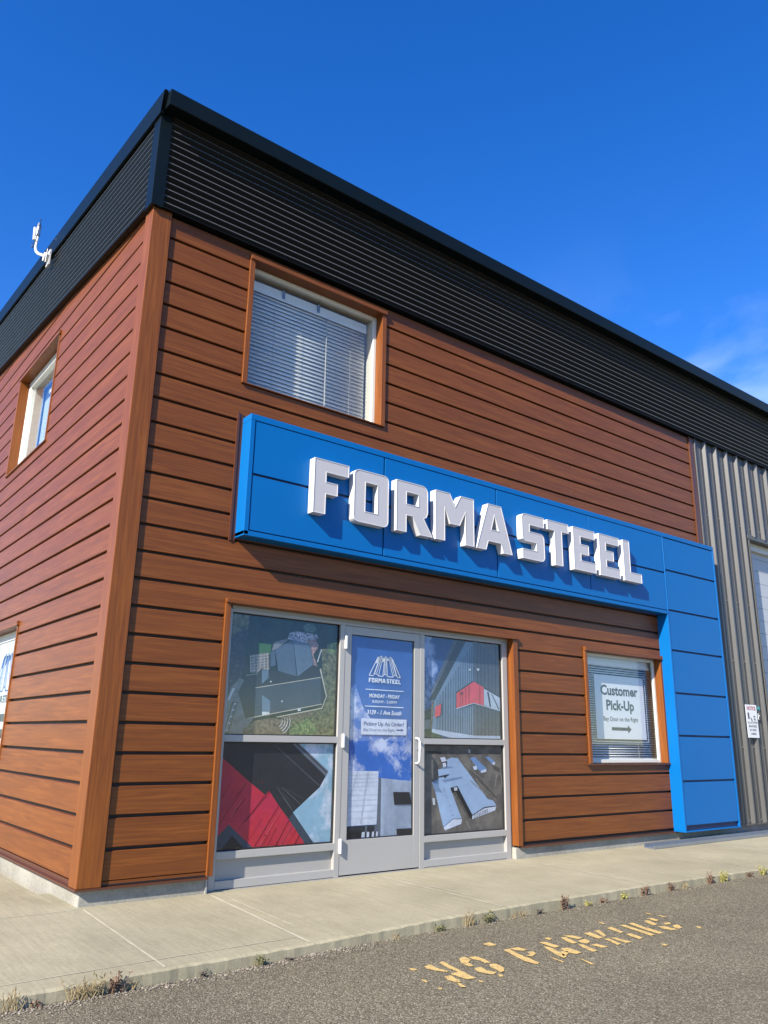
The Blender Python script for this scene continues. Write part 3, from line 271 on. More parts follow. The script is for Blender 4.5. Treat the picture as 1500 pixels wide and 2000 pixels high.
def asphalt(name, paint=False):
    m_, ns, ls, b = mat(name); c = coords(ns, ls)
    v1 = N(ns, 'ShaderNodeTexVoronoi', Scale=140.0); ls.new(c, v1.inputs['Vector'])
    v2 = N(ns, 'ShaderNodeTexVoronoi', Scale=180.0); ls.new(c, v2.inputs['Vector'])
    bw = N(ns, 'ShaderNodeSeparateColor'); ls.new(v1.outputs['Color'], bw.inputs[0])
    r = N(ns, 'ShaderNodeValToRGB'); e = r.color_ramp.elements
    e[0].position = 0.0; e[0].color = (0.13, 0.116, 0.082, 1); e[1].position = 1.0; e[1].color = (0.60, 0.55, 0.40, 1)
    for p, cc in ((0.30, (0.21, 0.186, 0.122)), (0.6, (0.285, 0.252, 0.168)), (0.85, (0.37, 0.33, 0.235))):
        q = e.new(p); q.color = cc + (1,)
    for q in e: q.color = kc(q.color)
    ls.new(bw.outputs[0], r.inputs[0])
    gap = N(ns, 'ShaderNodeMapRange'); gap.inputs[1].default_value = 0.25; gap.inputs[2].default_value = 0.75; gap.inputs[3].default_value = 1.0; gap.inputs[4].default_value = 0.72
    ls.new(v1.outputs['Distance'], gap.inputs[0])
    mu = N(ns, 'ShaderNodeMix', data_type='RGBA', blend_type='MULTIPLY'); mu.inputs['Factor'].default_value = 1.0
    ls.new(r.outputs[0], mu.inputs['A']); ls.new(gap.outputs[0], mu.inputs['B'])
    n1 = N(ns, 'ShaderNodeTexNoise', Scale=0.9, Detail=5.0, Roughness=0.6); ls.new(c, n1.inputs['Vector'])
    mr = N(ns, 'ShaderNodeMapRange'); mr.inputs[1].default_value = 0.3; mr.inputs[2].default_value = 0.7; mr.inputs[3].default_value = 0.84; mr.inputs[4].default_value = 1.16; ls.new(n1.outputs['Fac'], mr.inputs[0])
    m2 = N(ns, 'ShaderNodeMix', data_type='RGBA', blend_type='MULTIPLY'); m2.inputs['Factor'].default_value = 1.0; ls.new(mu.outputs['Result'], m2.inputs['A']); ls.new(mr.outputs[0], m2.inputs['B'])
    # reddish stones here and there
    n4 = N(ns, 'ShaderNodeSeparateColor'); ls.new(v2.outputs['Color'], n4.inputs[0])
    g4 = N(ns, 'ShaderNodeMapRange'); g4.inputs[1].default_value = 0.88; g4.inputs[2].default_value = 0.93; g4.inputs[4].default_value = 0.5; ls.new(n4.outputs[1], g4.inputs[0])
    m4 = N(ns, 'ShaderNodeMix', data_type='RGBA'); m4.inputs['B'].default_value = (0.16, 0.10, 0.072, 1); ls.new(g4.outputs[0], m4.inputs['Factor']); ls.new(m2.outputs['Result'], m4.inputs['A'])
    last = m4.outputs['Result']
    if paint:
        n5 = N(ns, 'ShaderNodeTexNoise', Scale=26.0, Detail=6.0, Roughness=0.75); ls.new(c, n5.inputs['Vector'])
        add = N(ns, 'ShaderNodeMath', operation='MULTIPLY_ADD'); add.inputs[1].default_value = 0.28; ls.new(v1.outputs['Distance'], add.inputs[0]); ls.new(n5.outputs['Fac'], add.inputs[2])
        g5 = N(ns, 'ShaderNodeMapRange'); g5.inputs[1].default_value = 0.66; g5.inputs[2].default_value = 0.86; g5.inputs[3].default_value = 0.93; g5.inputs[4].default_value = 0.05; ls.new(add.outputs[0], g5.inputs[0])
        m5 = N(ns, 'ShaderNodeMix', data_type='RGBA'); m5.inputs['B'].default_value = (0.54, 0.375, 0.14, 1); ls.new(g5.outputs[0], m5.inputs['Factor']); ls.new(last, m5.inputs['A']); last = m5.outputs['Result']
    ls.new(last, b.inputs['Base Color']); b.inputs['Roughness'].default_value = 0.9; b.inputs['Specular IOR Level'].default_value = 0.2
    inv = N(ns, 'ShaderNodeMath', operation='SUBTRACT'); inv.inputs[0].default_value = 1.0; ls.new(v1.outputs['Distance'], inv.inputs[1])
    bp = N(ns, 'ShaderNodeBump', Strength=0.9, Distance=0.004); ls.new(inv.outputs[0], bp.inputs['Height']); ls.new(bp.outputs[0], b.inputs['Normal'])
    return m_

def pr(name, rgb, k=1.35, var=0.2, vs=22.0, rgb2=None, thr=None, stretch=(1, 1, 1)):
    """an ink colour of a printed window film"""
    m_, ns, ls, b = mat(name); c = coords(ns, ls, stretch)
    c1 = [min(x * k * KA, 0.85) for x in lin(*rgb)[:3]]
    nz = N(ns, 'ShaderNodeTexNoise', Scale=vs, Detail=6.0, Roughness=0.65); ls.new(c, nz.inputs['Vector'])
    mx = N(ns, 'ShaderNodeMix', data_type='RGBA')
    if rgb2:
        c2 = [min(x * k * KA, 0.85) for x in lin(*rgb2)[:3]]
        mr = N(ns, 'ShaderNodeMapRange'); lo, hi = thr or (0.4, 0.6); mr.inputs[1].default_value = lo; mr.inputs[2].default_value = hi; ls.new(nz.outputs['Fac'], mr.inputs[0]); ls.new(mr.outputs[0], mx.inputs['Factor'])
        mx.inputs['A'].default_value = (*c1, 1); mx.inputs['B'].default_value = (*c2, 1)
    else:
        mx.inputs['A'].default_value = tuple(x * (1 - var) for x in c1) + (1,); mx.inputs['B'].default_value = tuple(x * (1 + var) for x in c1) + (1,)
        ls.new(nz.outputs['Fac'], mx.inputs['Factor'])
    # photographic unevenness of the print: broad tone drift and fine grain
    nb = N(ns, 'ShaderNodeTexNoise', Scale=2.6, Detail=9.0, Roughness=0.7); ls.new(c, nb.inputs['Vector'])
    mb_ = N(ns, 'ShaderNodeMapRange'); mb_.inputs[1].default_value = 0.3; mb_.inputs[2].default_value = 0.7; mb_.inputs[3].default_value = 0.78; mb_.inputs[4].default_value = 1.18; ls.new(nb.outputs['Fac'], mb_.inputs[0])
    m2 = N(ns, 'ShaderNodeMix', data_type='RGBA', blend_type='MULTIPLY'); m2.inputs['Factor'].default_value = 1.0; ls.new(mx.outputs['Result'], m2.inputs['A']); ls.new(mb_.outputs[0], m2.inputs['B'])
    ls.new(m2.outputs['Result'], b.inputs['Base Color']); b.inputs['Roughness'].default_value = 0.45; b.inputs['Specular IOR Level'].default_value = 0.2
    return m_

def glass(name, tint=(0.97, 0.985, 0.98), refl=1.0):
    m_, ns, ls, b = mat(name); ns.remove(b); out = ns['Material Output']
    tr = N(ns, 'ShaderNodeBsdfTransparent'); tr.inputs[0].default_value = (*tint, 1)
    gl = N(ns, 'ShaderNodeBsdfGlossy'); gl.inputs['Roughness'].default_value = 0.02; gl.inputs['Color'].default_value = (0.95, 0.97, 1, 1)
    lw = N(ns, 'ShaderNodeLayerWeight', Blend=0.5); pw = N(ns, 'ShaderNodeMath', operation='POWER'); pw.inputs[1].default_value = 5.0; ls.new(lw.outputs['Facing'], pw.inputs[0])
    mu = N(ns, 'ShaderNodeMath', operation='MULTIPLY_ADD'); mu.inputs[1].default_value = 0.9 * refl; mu.inputs[2].default_value = 0.04 * refl; ls.new(pw.outputs[0], mu.inputs[0])
    c = coords(ns, ls); nz = N(ns, 'ShaderNodeTexNoise', Scale=1.5, Detail=1.0); ls.new(c, nz.inputs['Vector'])
    bp = N(ns, 'ShaderNodeBump', Strength=0.05, Distance=0.01); ls.new(nz.outputs['Fac'], bp.inputs['Height']); ls.new(bp.outputs[0], gl.inputs['Normal'])
    mx = N(ns, 'ShaderNodeMixShader'); ls.new(mu.outputs[0], mx.inputs[0]); ls.new(tr.outputs[0], mx.inputs[1]); ls.new(gl.outputs[0], mx.inputs[2]); ls.new(mx.outputs[0], out.inputs[0])
    return m_

M = dict(
    wood_x=wood('wood_grain_front', 'x'), wood_y=wood('wood_grain_side', 'y', 1.05), wood_z=wood('wood_grain_trim', 'z', 1.15),
    groove=flat('dark_brown_groove', (0.022, 0.008, 0.005), 0.6), brown=flat('brown_trim_paint', (0.13, 0.042, 0.02), 0.4),
    black=flat('black_steel_paint', (0.006, 0.012, 0.014), 0.38, var=0.12, spec=0.16), blackrib=flat('black_ribbed_steel', (0.006, 0.008, 0.008), 0.45, var=0.15, spec=0.15), crest_glint=flat('rib_crest_sun_glint', (0.12, 0.123, 0.12), 0.4, var=0.1, spec=0.5),  # last one: pale colour paints the sun glint along the black fascia ribs
    blue=flat('blue_steel_paint', (0.0003, 0.175, 0.56), 0.42, var=0.05, vscale=2.0, spec=0.2, wave=0.5), bluegap=flat('blue_joint_paint', (0.002, 0.02, 0.11), 0.6),
    white=flat('white_acrylic', (0.92, 0.92, 0.92), 0.35, var=0.02), face=flat('letter_face_acrylic', (0.70, 0.68, 0.70), 0.4, var=0.02),
    alu=flat('clear_anodised_aluminium', (0.58, 0.565, 0.54), 0.42, 0.15, var=0.04, vscale=3), alud=flat('aluminium_panel', (0.52, 0.505, 0.475), 0.5, 0.1, var=0.05, vscale=3),
    vinyl=flat('white_vinyl', (1.0, 0.98, 0.90), 0.4, var=0.03), blind=flat('white_blind_slat', (1.15, 1.14, 1.10), 0.45, var=0.03),
    cord=flat('blind_cord', (0.75, 0.74, 0.7), 0.7), dark=flat('dark_interior', (0.02, 0.022, 0.026), 0.8), gasket=flat('black_gasket', (0.012, 0.013, 0.015), 0.6),
    clad=flat('grey_ribbed_steel', (0.108, 0.104, 0.098), 0.4, var=0.05, vscale=2.5, spec=0.5), cladtrim=flat('grey_brown_steel_trim', (0.13, 0.125, 0.11), 0.45),
    baydoor=flat('white_sectional_door', (0.60, 0.63, 0.66), 0.45, var=0.04, vscale=2), galv=flat('galvanised_steel', (0.50, 0.54, 0.60), 0.33, 0.7, var=0.12, vscale=20),
    screw=flat('screw_head', (0.35, 0.34, 0.33), 0.35, 0.5), redsteel=flat('red_painted_steel', (0.25, 0.05, 0.05), 0.45),
    found=concrete('foundation_concrete', (0.33, 0.31, 0.26, 1), (0.55, 0.53, 0.46, 1), True, 0.6),
    walk=concrete('pavement_concrete', (0.40, 0.365, 0.245, 1), (0.53, 0.48, 0.33, 1), False, 0.35, True), joint=concrete('pavement_joint', (0.62, 0.57, 0.43, 1), (0.76, 0.70, 0.54, 1), False, 0.3),
    asph=asphalt('worn_asphalt'), paint=asphalt('worn_yellow_paint', True),
    glass=glass('window_glass'), glass3=glass('window_glass_side', (0.97, 0.98, 0.98), 0.14), glass2=glass('window_glass_film_side', (0.97, 0.985, 0.99), 0.75),
    ink=flat('dark_grey_ink', (0.045, 0.055, 0.07), 0.5), red=flat('red_ink', (0.55, 0.03, 0.05), 0.5), signw=flat('white_sign_sheet', (1.05, 1.06, 1.08), 0.4, var=0.03),
    teal=flat('teal_sticker', (0.05, 0.36, 0.40), 0.5), antw=flat('white_antenna_plastic', (0.9, 0.9, 0.88), 0.4), cable=flat('black_cable', (0.01, 0.01, 0.015), 0.5),
)
PR = dict(
    green0=pr('print_dark_grass', (38, 62, 58), rgb2=(24, 42, 42), vs=9), purple=pr('print_shrubs', (52, 46, 66), rgb2=(105, 110, 110), thr=(0.55, 0.68), vs=34),
    olive=pr('print_olive_trees', (44, 54, 44), rgb2=(150, 148, 108), thr=(0.36, 0.74), vs=30), green=pr('print_green_bush', (62, 92, 60), rgb2=(140, 155, 100), thr=(0.4, 0.65), vs=40),
    green2=pr('print_teal_bush', (55, 90, 85), rgb2=(95, 125, 115), vs=50), brown2=pr('print_brown_bed', (88, 76, 68), rgb2=(130, 118, 100), vs=40), rock=pr('print_rocks', (60, 66, 84), rgb2=(200, 200, 215), thr=(0.42, 0.56), vs=60),
    pink=pr('print_pink_patio', (195, 155, 150), rgb2=(130, 115, 120), vs=40), lawn=pr('print_lawn', (66, 112, 62)), stone=pr('print_stone', (135, 138, 142), rgb2=(108, 112, 118), vs=22),
    white2=pr('print_white', (205, 208, 212)), dark2=pr('print_dark', (46, 46, 50)), black2=pr('print_black', (32, 33, 38)), slate=pr('print_slate', (84, 102, 124)), slateL=pr('print_light_slate', (102, 124, 146)),
    slate1=pr('print_slate_roof', (62, 74, 88)), dark1=pr('print_dark_roof', (47, 51, 60)), patio=pr('print_patio', (105, 98, 100), rgb2=(150, 145, 150), vs=40), cream=pr('print_cream', (190, 185, 168)),
    cloudL=pr('print_pale_sky', (150, 186, 206), rgb2=(222, 224, 238), thr=(0.45, 0.62), vs=5), greyT=pr('print_grey', (104, 110, 122)), greyL=pr('print_light_grey', (98, 100, 104)), red=pr('print_red_metal', (205, 48, 60), rgb2=(190, 45, 75), vs=3),
    redD=pr('print_dark_red', (128, 22, 40)), redL=pr('print_light_red', (226, 100, 110)), whiteB=pr('print_bluish_white', (214, 218, 232)), paleB=pr('print_pale_blue', (178, 190, 210)), greyL2=pr('print_line_grey', (160, 166, 182)),
    greenD=pr('print_dark_green', (34, 56, 44), rgb2=(70, 95, 60), vs=30), steel=pr('print_blue_steel', (112, 134, 160)), steelD=pr('print_dark_steel', (84, 90, 106)), steelS=pr('print_seam', (52, 62, 78)), cream2=pr('print_brown_grey', (104, 100, 104)),
    redP=pr('print_coral_red', (220, 74, 92)), dirtL=pr('print_dirt', (128, 120, 112), rgb2=(98, 92, 88), vs=7, stretch=(1, 1, 1)), dirtD=pr('print_dark_dirt', (78, 72, 66), rgb2=(100, 94, 86), vs=20), dirtP=pr('print_pale_dirt', (156, 150, 140)),
    shade=pr('print_shaded_roof', (128, 152, 184)), roofB=pr('print_blue_white_roof', (164, 186, 216), var=0.05, vs=4), blueR=pr('print_blue_roof', (118, 150, 196)),
    sky1=pr('print_sky', (52, 100, 176), var=0.05, vs=2), sky2=pr('print_sky_clouds', (60, 112, 196), rgb2=(205, 210, 232), thr=(0.47, 0.60), vs=4.2), sky3=pr('print_deep_sky', (34, 72, 132), rgb2=(150, 168, 208), thr=(0.5, 0.62), vs=4),
    dirt0=pr('print_ground', (112, 106, 100), rgb2=(70, 66, 66), thr=(0.35, 0.65), vs=8), charcoal=pr('print_charcoal', (44, 45, 50), var=0.15), ltxt=pr('print_text_white', (236, 238, 245)), btxt=pr('print_text_blue', (70, 78, 140)), panelW=pr('print_lilac_white', (208, 212, 232)),
    gband=pr('print_grey_band', (62, 70, 80)), wfilm=pr('print_white_film', (186, 193, 200)), lblue=pr('print_logo_blue', (40, 84, 150)),
)

def text_polys(mb, body, cx, cz, w, h, y, mi, axis='y', bold=0.0, depth=0.012, shear=0.0, mirror=False):
    """flat lettering: built-in font outlines turned into faces, fitted to width w and cap height h (centred at cx, cz)"""
    cu = bpy.data.curves.new('t', 'FONT'); cu.body = body; cu.size = 1.0; cu.offset = bold; cu.resolution_u = 3; cu.shear = shear
    ob = bpy.data.objects.new('t', cu); COL.objects.link(ob)
    dg = bpy.context.evaluated_depsgraph_get(); me = bpy.data.meshes.new_from_object(ob.evaluated_get(dg))
    xs = [v.co.x for v in me.vertices]
    k = w / (max(xs) - min(xs)); x0 = min(xs); kz = h / 0.73 if h else k
    n = len(mb.v)
    for v in me.vertices:
        a = cx - w / 2 + (v.co.x - x0) * k; z = cz - h / 2 + v.co.y * kz
        if axis == 'y': mb.v.append((a, y, z))
        else: mb.v.append((y, 2 * cx - a, z))
    for p in me.polygons: mb.f.append(tuple(n + i for i in p.vertices)); mb.m.append(mi)
    bpy.data.objects.remove(ob); bpy.data.meshes.remove(me); bpy.data.curves.remove(cu)

# letter outlines of the raised sign, (x, z)
def rc(cx, cz, r, a0, a1, n=5):
    return [(cx + r * math.cos(math.radians(a0 + (a1 - a0) * i / n)), cz + r * math.sin(math.radians(a0 + (a1 - a0) * i / n))) for i in range(n + 1)]
T, B = 15.77, 13.41
LET = [
    ('F', [(7.42, T), (9.18, T), (9.18, 15.24), (8.03, 15.24), (8.03, 14.82), (8.62, 14.82), (8.62, 14.29), (8.03, 14.29), (8.03, B), (7.42, B)], None),
    ('O', rc(9.73, 15.5, .26, 180, 90) + rc(11.09, 15.5, .26, 90, 0) + rc(11.09, 13.67, .26, 0, -90) + rc(9.73, 13.67, .26, -90, -180), [(10.08, 15.24), (10.74, 15.24), (10.74, 13.93), (10.08, 13.93)]),
    ('R', [(11.80, T), (13.3, T)] + rc(13.32, 15.43, .34, 80, 0) + [(13.66, 14.5), (13.58, 14.30), (13.41, 14.2), (13.95, B), (13.2, B), (12.74, 14.2), (12.39, 14.2), (12.39, B), (11.80, B)], [(12.39, 15.29), (13.1, 15.29), (13.1, 14.73), (12.39, 14.73)]),
    ('M', [(14.14, T), (15.03, T), (15.38, 15.17), (15.74, T), (16.6, T), (16.6, B), (16.04, B), (16.04, 15.02), (15.66, 14.28), (15.06, 14.28), (14.71, 15.02), (14.71, B), (14.14, B)], None),
    ('A', [(17.58, T), (18.49, T), (19.24, B), (18.61, B), (18.44, 13.87), (17.56, 13.87), (17.4, B), (16.75, B)], [(18.02, 15.24), (18.30, 14.48), (17.79, 14.48)]),
    ('S', rc(20.24, 15.53, .24, 180, 90) + [(21.67, T), (21.67, 15.22), (20.57, 15.22), (20.57, 14.87), (21.3, 14.87)] + rc(21.38, 14.59, .28, 75, 0) + rc(21.4, 13.68, .27, 0, -90) + [(20.0, B), (20.0, 13.91), (21.06, 13.91), (21.06, 14.33), (20.2, 14.33), (20.06, 14.42), (20.0, 14.55)], None),
    ('T', [(21.95, T), (23.65, T), (23.65, 15.27), (23.1, 15.27), (23.1, B), (22.5, B), (22.5, 15.25), (21.95, 15.25)], None),
    ('E', [(24.03, T), (25.88, T), (25.88, 15.29), (24.64, 15.29), (24.64, 14.88), (25.32, 14.88), (25.32, 14.32), (24.64, 14.32), (24.64, 13.97), (25.88, 13.97), (25.88, B), (24.03, B)], None),
    ('E', [(26.26, T), (28.07, T), (28.07, 15.29), (26.86, 15.29), (26.86, 14.88), (27.52, 14.88), (27.52, 14.32), (26.86, 14.32), (26.86, 13.95), (28.07, 13.95), (28.07, B), (26.26, B)], None),
    ('L', [(28.45, T), (29.06, T), (29.06, 13.95), (30.09, 13.95), (30.09, B), (28.45, B)], None),
]
def with_hole(o, h):
    """cut outline o by hole h into two simple polygons"""
    if not h: return [o]
    # split by a vertical line through the middle of the hole
    hx = sorted(p[0] for p in h); mid = (hx[0] + hx[-1]) / 2
    if len(h) == 3: mid = h[0][0]
    def cross(poly, keep_left):
        out = []
        for i, p in enumerate(poly):
            q = poly[(i + 1) % len(poly)]
            a = (p[0] <= mid) == keep_left or abs(p[0] - mid) < 1e-9; b_ = (q[0] <= mid) == keep_left or abs(q[0] - mid) < 1e-9
            if a: out.append(p)
            if a != b_ and abs(q[0] - p[0]) > 1e-9:
                t = (mid - p[0]) / (q[0] - p[0])
                if 1e-6 < t < 1 - 1e-6: out.append((mid, p[1] + t * (q[1] - p[1])))
        return out
    res = []
    for kl in (True, False):
        O = cross(o, kl); H = cross(h, kl)
        onO = [i for i, p in enumerate(O) if abs(p[0] - mid) < 1e-6]
        onH = [i for i, p in enumerate(H) if abs(p[0] - mid) < 1e-6]
        # outline part: start at bottom cut point and walk to top cut point (or reverse), then return along hole
        iz = sorted(onO, key=lambda i: O[i][1]); lo, hi = iz[0], iz[-1]
        def walk(P_, a, b_):
            r = [P_[a]]; i = a
            while i != b_: i = (i + 1) % len(P_); r.append(P_[i])
            return r
        w1 = walk(O, lo, hi); w2 = walk(O, hi, lo)
        if len(w1) >= len(w2): path = w1; start, end = 'lo', 'hi'
        else: path = w2; start, end = 'hi', 'lo'
        jz = sorted(onH, key=lambda i: H[i][1]); jlo, jhi = jz[0], jz[-1]
        a = jhi if end == 'hi' else jlo; b_ = jlo if end == 'hi' else jhi
        h1 = walk(H, a, b_); Hr = H[::-1]; ra = len(H) - 1 - a; rb = len(H) - 1 - b_; h2 = walk(Hr, ra, rb)
        res.append(path + (h1 if len(h1) >= len(h2) else h2))
    return res

# ================================================================ ground
def smooth(t): t = min(max(t, 0), 1); return t * t * (3 - 2 * t)
def zroad(x): return -1.16 + 0.11 * smooth(x / 6)
KX = [(-60, -.92), (-8, -.92), (-3.7, -.92), (-0.2, -.87), (4, -.85), (8, -.76), (12, -.72), (21, -.76), (28.5, -.85), (36, -.88), (60, -.88), (120, -.88)]
def zkerb(x):
    for (a, za), (b_, zb) in zip(KX, KX[1:]):
        if a <= x <= b_: return za + (zb - za) * (x - a) / (b_ - a)
    return -.88
rng = random.Random(3)
mb = MB()
xs = [-2500, -400, -60, -20, -6] + [i * 1.0 for i in range(-5, 9)] + [14, 24, 40, 80, 400, 2500]
ys = [-2500, -400, -100, -40, -20, -10, -7.3, 3000]
n0 = 0
for y in ys:
    for x in xs: mb.v.append((x, y, zroad(x) if y <= -7.3 else -1.16))
for j in range(len(ys) - 1):
    for i in range(len(xs) - 1):
        a = j * len(xs) + i; mb.f.append((a, a + 1, a + 1 + len(xs), a + len(xs))); mb.m.append(0)
mb.build('road', M['asph'], kind='structure')

# pavement: slab with broken kerb edge
mb = MB()
ex = [-60, -30, -12] + [-8 + i * 0.22 for i in range(0, 230)] + [44, 60, 110]
edge = []
for x in ex:
    j = 0.010 if -9 < x < 43 else 0
    edge.append((x, -7.38 + rng.uniform(-j, j), zkerb(x)))
A = [(p[0], 3.0, -0.72 if p[0] > -0.3 else -0.74) for p in edge]
Bm = [(p[0], -0.4, -0.72) for p in edge]
Bn = [(p[0], p[1] + 0.10 + rng.uniform(-.02, .02), p[2] + 0.012) for p in edge]
Ed = [(p[0], p[1], p[2] - rng.uniform(0.02, 0.045)) for p in edge]
Lo = [(p[0], p[1] - 0.02 + rng.uniform(-.006, .006), -1.6) for p in edge]
mb.strip(A, Bm); mb.strip(Bm, Bn); mb.strip(Bn, Ed); mb.strip(Ed, Lo)
pav = mb.build('pavement', M['walk'], kind='structure')
mb = MB(); mb.box(-60, -0.32, 3.002, 120, -1.1, -0.74); mb.build('side_pavement', M['walk'], kind='structure')
mb = MB()
def jl(x0, y0, x1, y1, w=0.05):
    z = lambda x, y: -0.72 + (zkerb(x) + .012 + 0.72) * min(max((-y - 0.4) / 6.9, 0), 1) + 0.012
    d = Vector((x1 - x0, y1 - y0)).normalized(); nn = Vector((-d.y, d.x)) * w / 2; k = 14
    for i in range(k):
        a = i / k; b_ = (i + 1) / k
        ax, ay, bx, by = x0 + (x1 - x0) * a, y0 + (y1 - y0) * a, x0 + (x1 - x0) * b_, y0 + (y1 - y0) * b_
        wa = 1 + .35 * math.sin(i * 2.3 + x0); wb = 1 + .35 * math.sin((i + 1) * 2.3 + x0)
        mb.poly([(ax + nn.x * wa, ay + nn.y * wa, z(ax, ay)), (ax - nn.x * wa, ay - nn.y * wa, z(ax, ay)), (bx - nn.x * wb, by - nn.y * wb, z(bx, by)), (bx + nn.x * wb, by + nn.y * wb, z(bx, by))])
for x0, x1 in ((0.12, -0.15), (4.45, 4.02), (11.8, 11.6), (20.3, 19.7), (28.6, 28.3), (35.4, 35.2), (42.6, 42.4)): jl(x0, -0.35, x1, -7.25, .05 if x0 < 1 else .075)
jl(4.78, -1.2, 4.6, -5.6, 0.045); jl(12.15, -1.0, 12.0, -5.8, 0.06); jl(-14, -0.22, 0.05, -0.26, 0.03); jl(-8, -6.5, 4, -6.6, 0.03)
mb.build('pavement_joints', M['joint'], kind='structure')

# worn yellow lettering on the asphalt
mb = MB()
for p in ROAD:
    n = len(p); q = []
    for i in range(n):
        a = Vector(p[i]); b_ = Vector(p[(i + 1) % n]); L_ = (b_ - a).length; k = max(1, int(L_ / 0.10)); nv = Vector((-(b_ - a).y, (b_ - a).x)).normalized() if L_ > 0 else Vector((0, 0))
        for s_ in range(k):
            t = a + (b_ - a) * s_ / k + nv * rng.uniform(-.011, .011); q.append((t.x, t.y, zroad(t.x) + .018))
    mb.poly(q)
o = mb.build('painted_lettering', M['paint']); tag(o, 'worn yellow stencilled NO PARKING painted on the asphalt beside the kerb', 'road marking')

# ================================================================ building
bld = empty('commercial_building', (0, 0, -0.72), 'corner building with wood-look plank siding, black ribbed fascia and grey ribbed wing', 'building')
W_UP = (4.4, 11.85, 18.6, 24.6); W_SF = (4.42, 20.4, -2, 9.55); W_PK = (25.85, 33.0, 3.5, 9.45)
holesF = [W_UP, W_SF, W_PK]
def planks(mb, a0, a1, k0, k1, holes, mapf, ystart=None):
    for k in range(k0, k1):
        s0 = a0 if ystart is None else max(a0, ystart(k)); za, zb = k, k + 0.89
        ov = [h for h in holes if h[2] < zb - .03 and h[3] > za + .03]
        x = s0
        for h in sorted(ov) + [(a1, a1, 0, 0)]:
            if h[0] > x:
                cut = x + (h[0] - x) * rng.uniform(.25, .75)
                if h[0] - x > 14 and ystart is None and rng.random() < .45: mapf(mb, x, cut - .008, za, zb); mapf(mb, cut + .008, h[0], za, zb)
                else: mapf(mb, x, h[0], za, zb)
            x = max(x, h[1])
        for h in ov:
            if h[2] > za + .06: mapf(mb, h[0], h[1], za, h[2])
            if h[3] < zb - .06: mapf(mb, h[0], h[1], h[3], zb)
mb = MB()
def mf(mb, xa, xb, za, zb):
    t = 0.018
    mb.prism([(-.0, za + t), (-.0, zb - t), (t, zb), (.14, zb), (.14, za), (t, za)], xa, xb, 'x')
planks(mb, 0.74, 38.48, 0, 25, holesF, mf)
mb.prism([(0, -.10), (0, -.02), (.1, -.02), (.1, -.10)], 0.74, 4.42, 'x')
mb.build('front_siding', M['wood_x'], bld)
mb = MB(); mb.box(.0, .139, .72, 90, -.17, -.03); mb.build('base_starter', M['brown'], bld)
mb = MB()
for (xa, xb, za, zb) in rects_minus(0.1, 38.6, -0.1, 28, holesF): mb.box(xa, xb, 0.141, 0.25, za, zb)
mb.build('front_siding_backing', M['groove'], bld)
# side wall
SU = (12.1, 19.6, 18.6, 24.5); SLW = (12.1, 19.6, 3.5, 9.45)
mb = MB()
def ms(mb, ya, yb, za, zb):
    t = 0.018
    mb.prism([(0, za + t), (0, zb - t), (t, zb), (.14, zb), (.14, za), (t, za)], ya, yb, 'y') if 0 else None
    n = len(mb.v); pts = [(0, za + t), (0, zb - t), (t, zb), (.14, zb), (.14, za), (t, za)]
    mb.prism(pts, ya, yb, 'y')
planks(mb, 0.72, 90, 0, 36, [SU, SLW], ms, lambda k: (k - 28.2) / .094)
mb.build('side_siding', M['wood_y'], bld)
mb = MB()
for (ya, yb, za, zb) in rects_minus(0.3, 90, -0.1, 27.5, [SU, SLW]): mb.box(0.141, 0.25, ya, yb, za, zb)
mb.poly([(0.2, 0.3, 27.5), (0.2, 90, 27.5), (0.2, 90, 36), (0.2, 12, 29.5)])
mb.build('side_siding_backing', M['groove'], bld)
# corner trim
mb = MB(); mb.prism([(-.10, -.10), (.70, -.10), (.70, .13), (.10, .13), (.10, .70), (-.10, .70)], -0.17, 25.0, 'z'); mb.build('corner_trim', M['wood_z'], bld, bevel=.02)
mb = MB(); mb.box(-.045, -.0, .70, .735, -.1, 25); mb.build('corner_edge_strip', M['wood_z'], bld) if 0 else None
mb = MB(); mb.box(38.48, 39.0, -.06, .25, 11.9, 24.97); mb.build('end_trim', M['brown'], bld, bevel=.02)
mb = MB(); mb.box(38.40, 38.49, -.10, .1, 11.9, 24.97); mb.build('end_trim_bead', M['brown'], bld)
# base flashing
mb = MB(); mb.box(-.13, 4.42, -.13, .14, -.24, -.172); mb.box(-.13, 0.14, .14, 90, -.24, -.172); mb.box(20.42, 33.0, -.10, .14, -.24, -.16)
mb.build('base_flashing', M['brown'], bld)
for xa, xb in ((.72, 4.42), (20.42, 33)):
    mb = MB(); mb.box(xa, xb, .0, .14, -.158, -.10); mb.build('base_starter', M['groove'], bld)
mb = MB(); mb.box(0.06, 4.46, 0.06, 1.2, -1.3, -.235); mb.box(0.06, 1.2, 1.2, 90, -1.3, -.235); mb.box(20.15, 110, .06, 1.2, -1.3, -.235); mb.build('foundation', M['found'], bld, bevel=.03)
# black ribbed fascia, front
mb = MB(); A = []; 
z = 25.0; prof = [(-.06, 24.99), (-.285, 24.985), (-.285, 25.03), (-.12, 25.07)]
k = 0
while z < 29.3:
    zz = 25.09 + k * 0.3185
    if zz > 29.4: break
    prof += [(-.11, zz), (-.12, zz + .02), (-.215, zz + .16), (-.222, zz + .180), (-.222, zz + .205), (-.205, zz + .235), (-.11, zz + .285)]
    k += 1; z = zz
prof += [(-.2, 29.46), (-.2, 30.1)]
def crest_glint(mb):  # gives the rib crests their painted sun-glint colour
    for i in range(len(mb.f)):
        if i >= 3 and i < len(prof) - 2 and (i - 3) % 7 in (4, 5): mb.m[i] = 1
mb.strip([(0.2, p[0], p[1]) for p in prof], [(110, p[0], p[1]) for p in prof]); crest_glint(mb)
mb.build('front_fascia', [M['blackrib'], M['crest_glint']], bld)
SL = 0.094
mb = MB(); sp = []
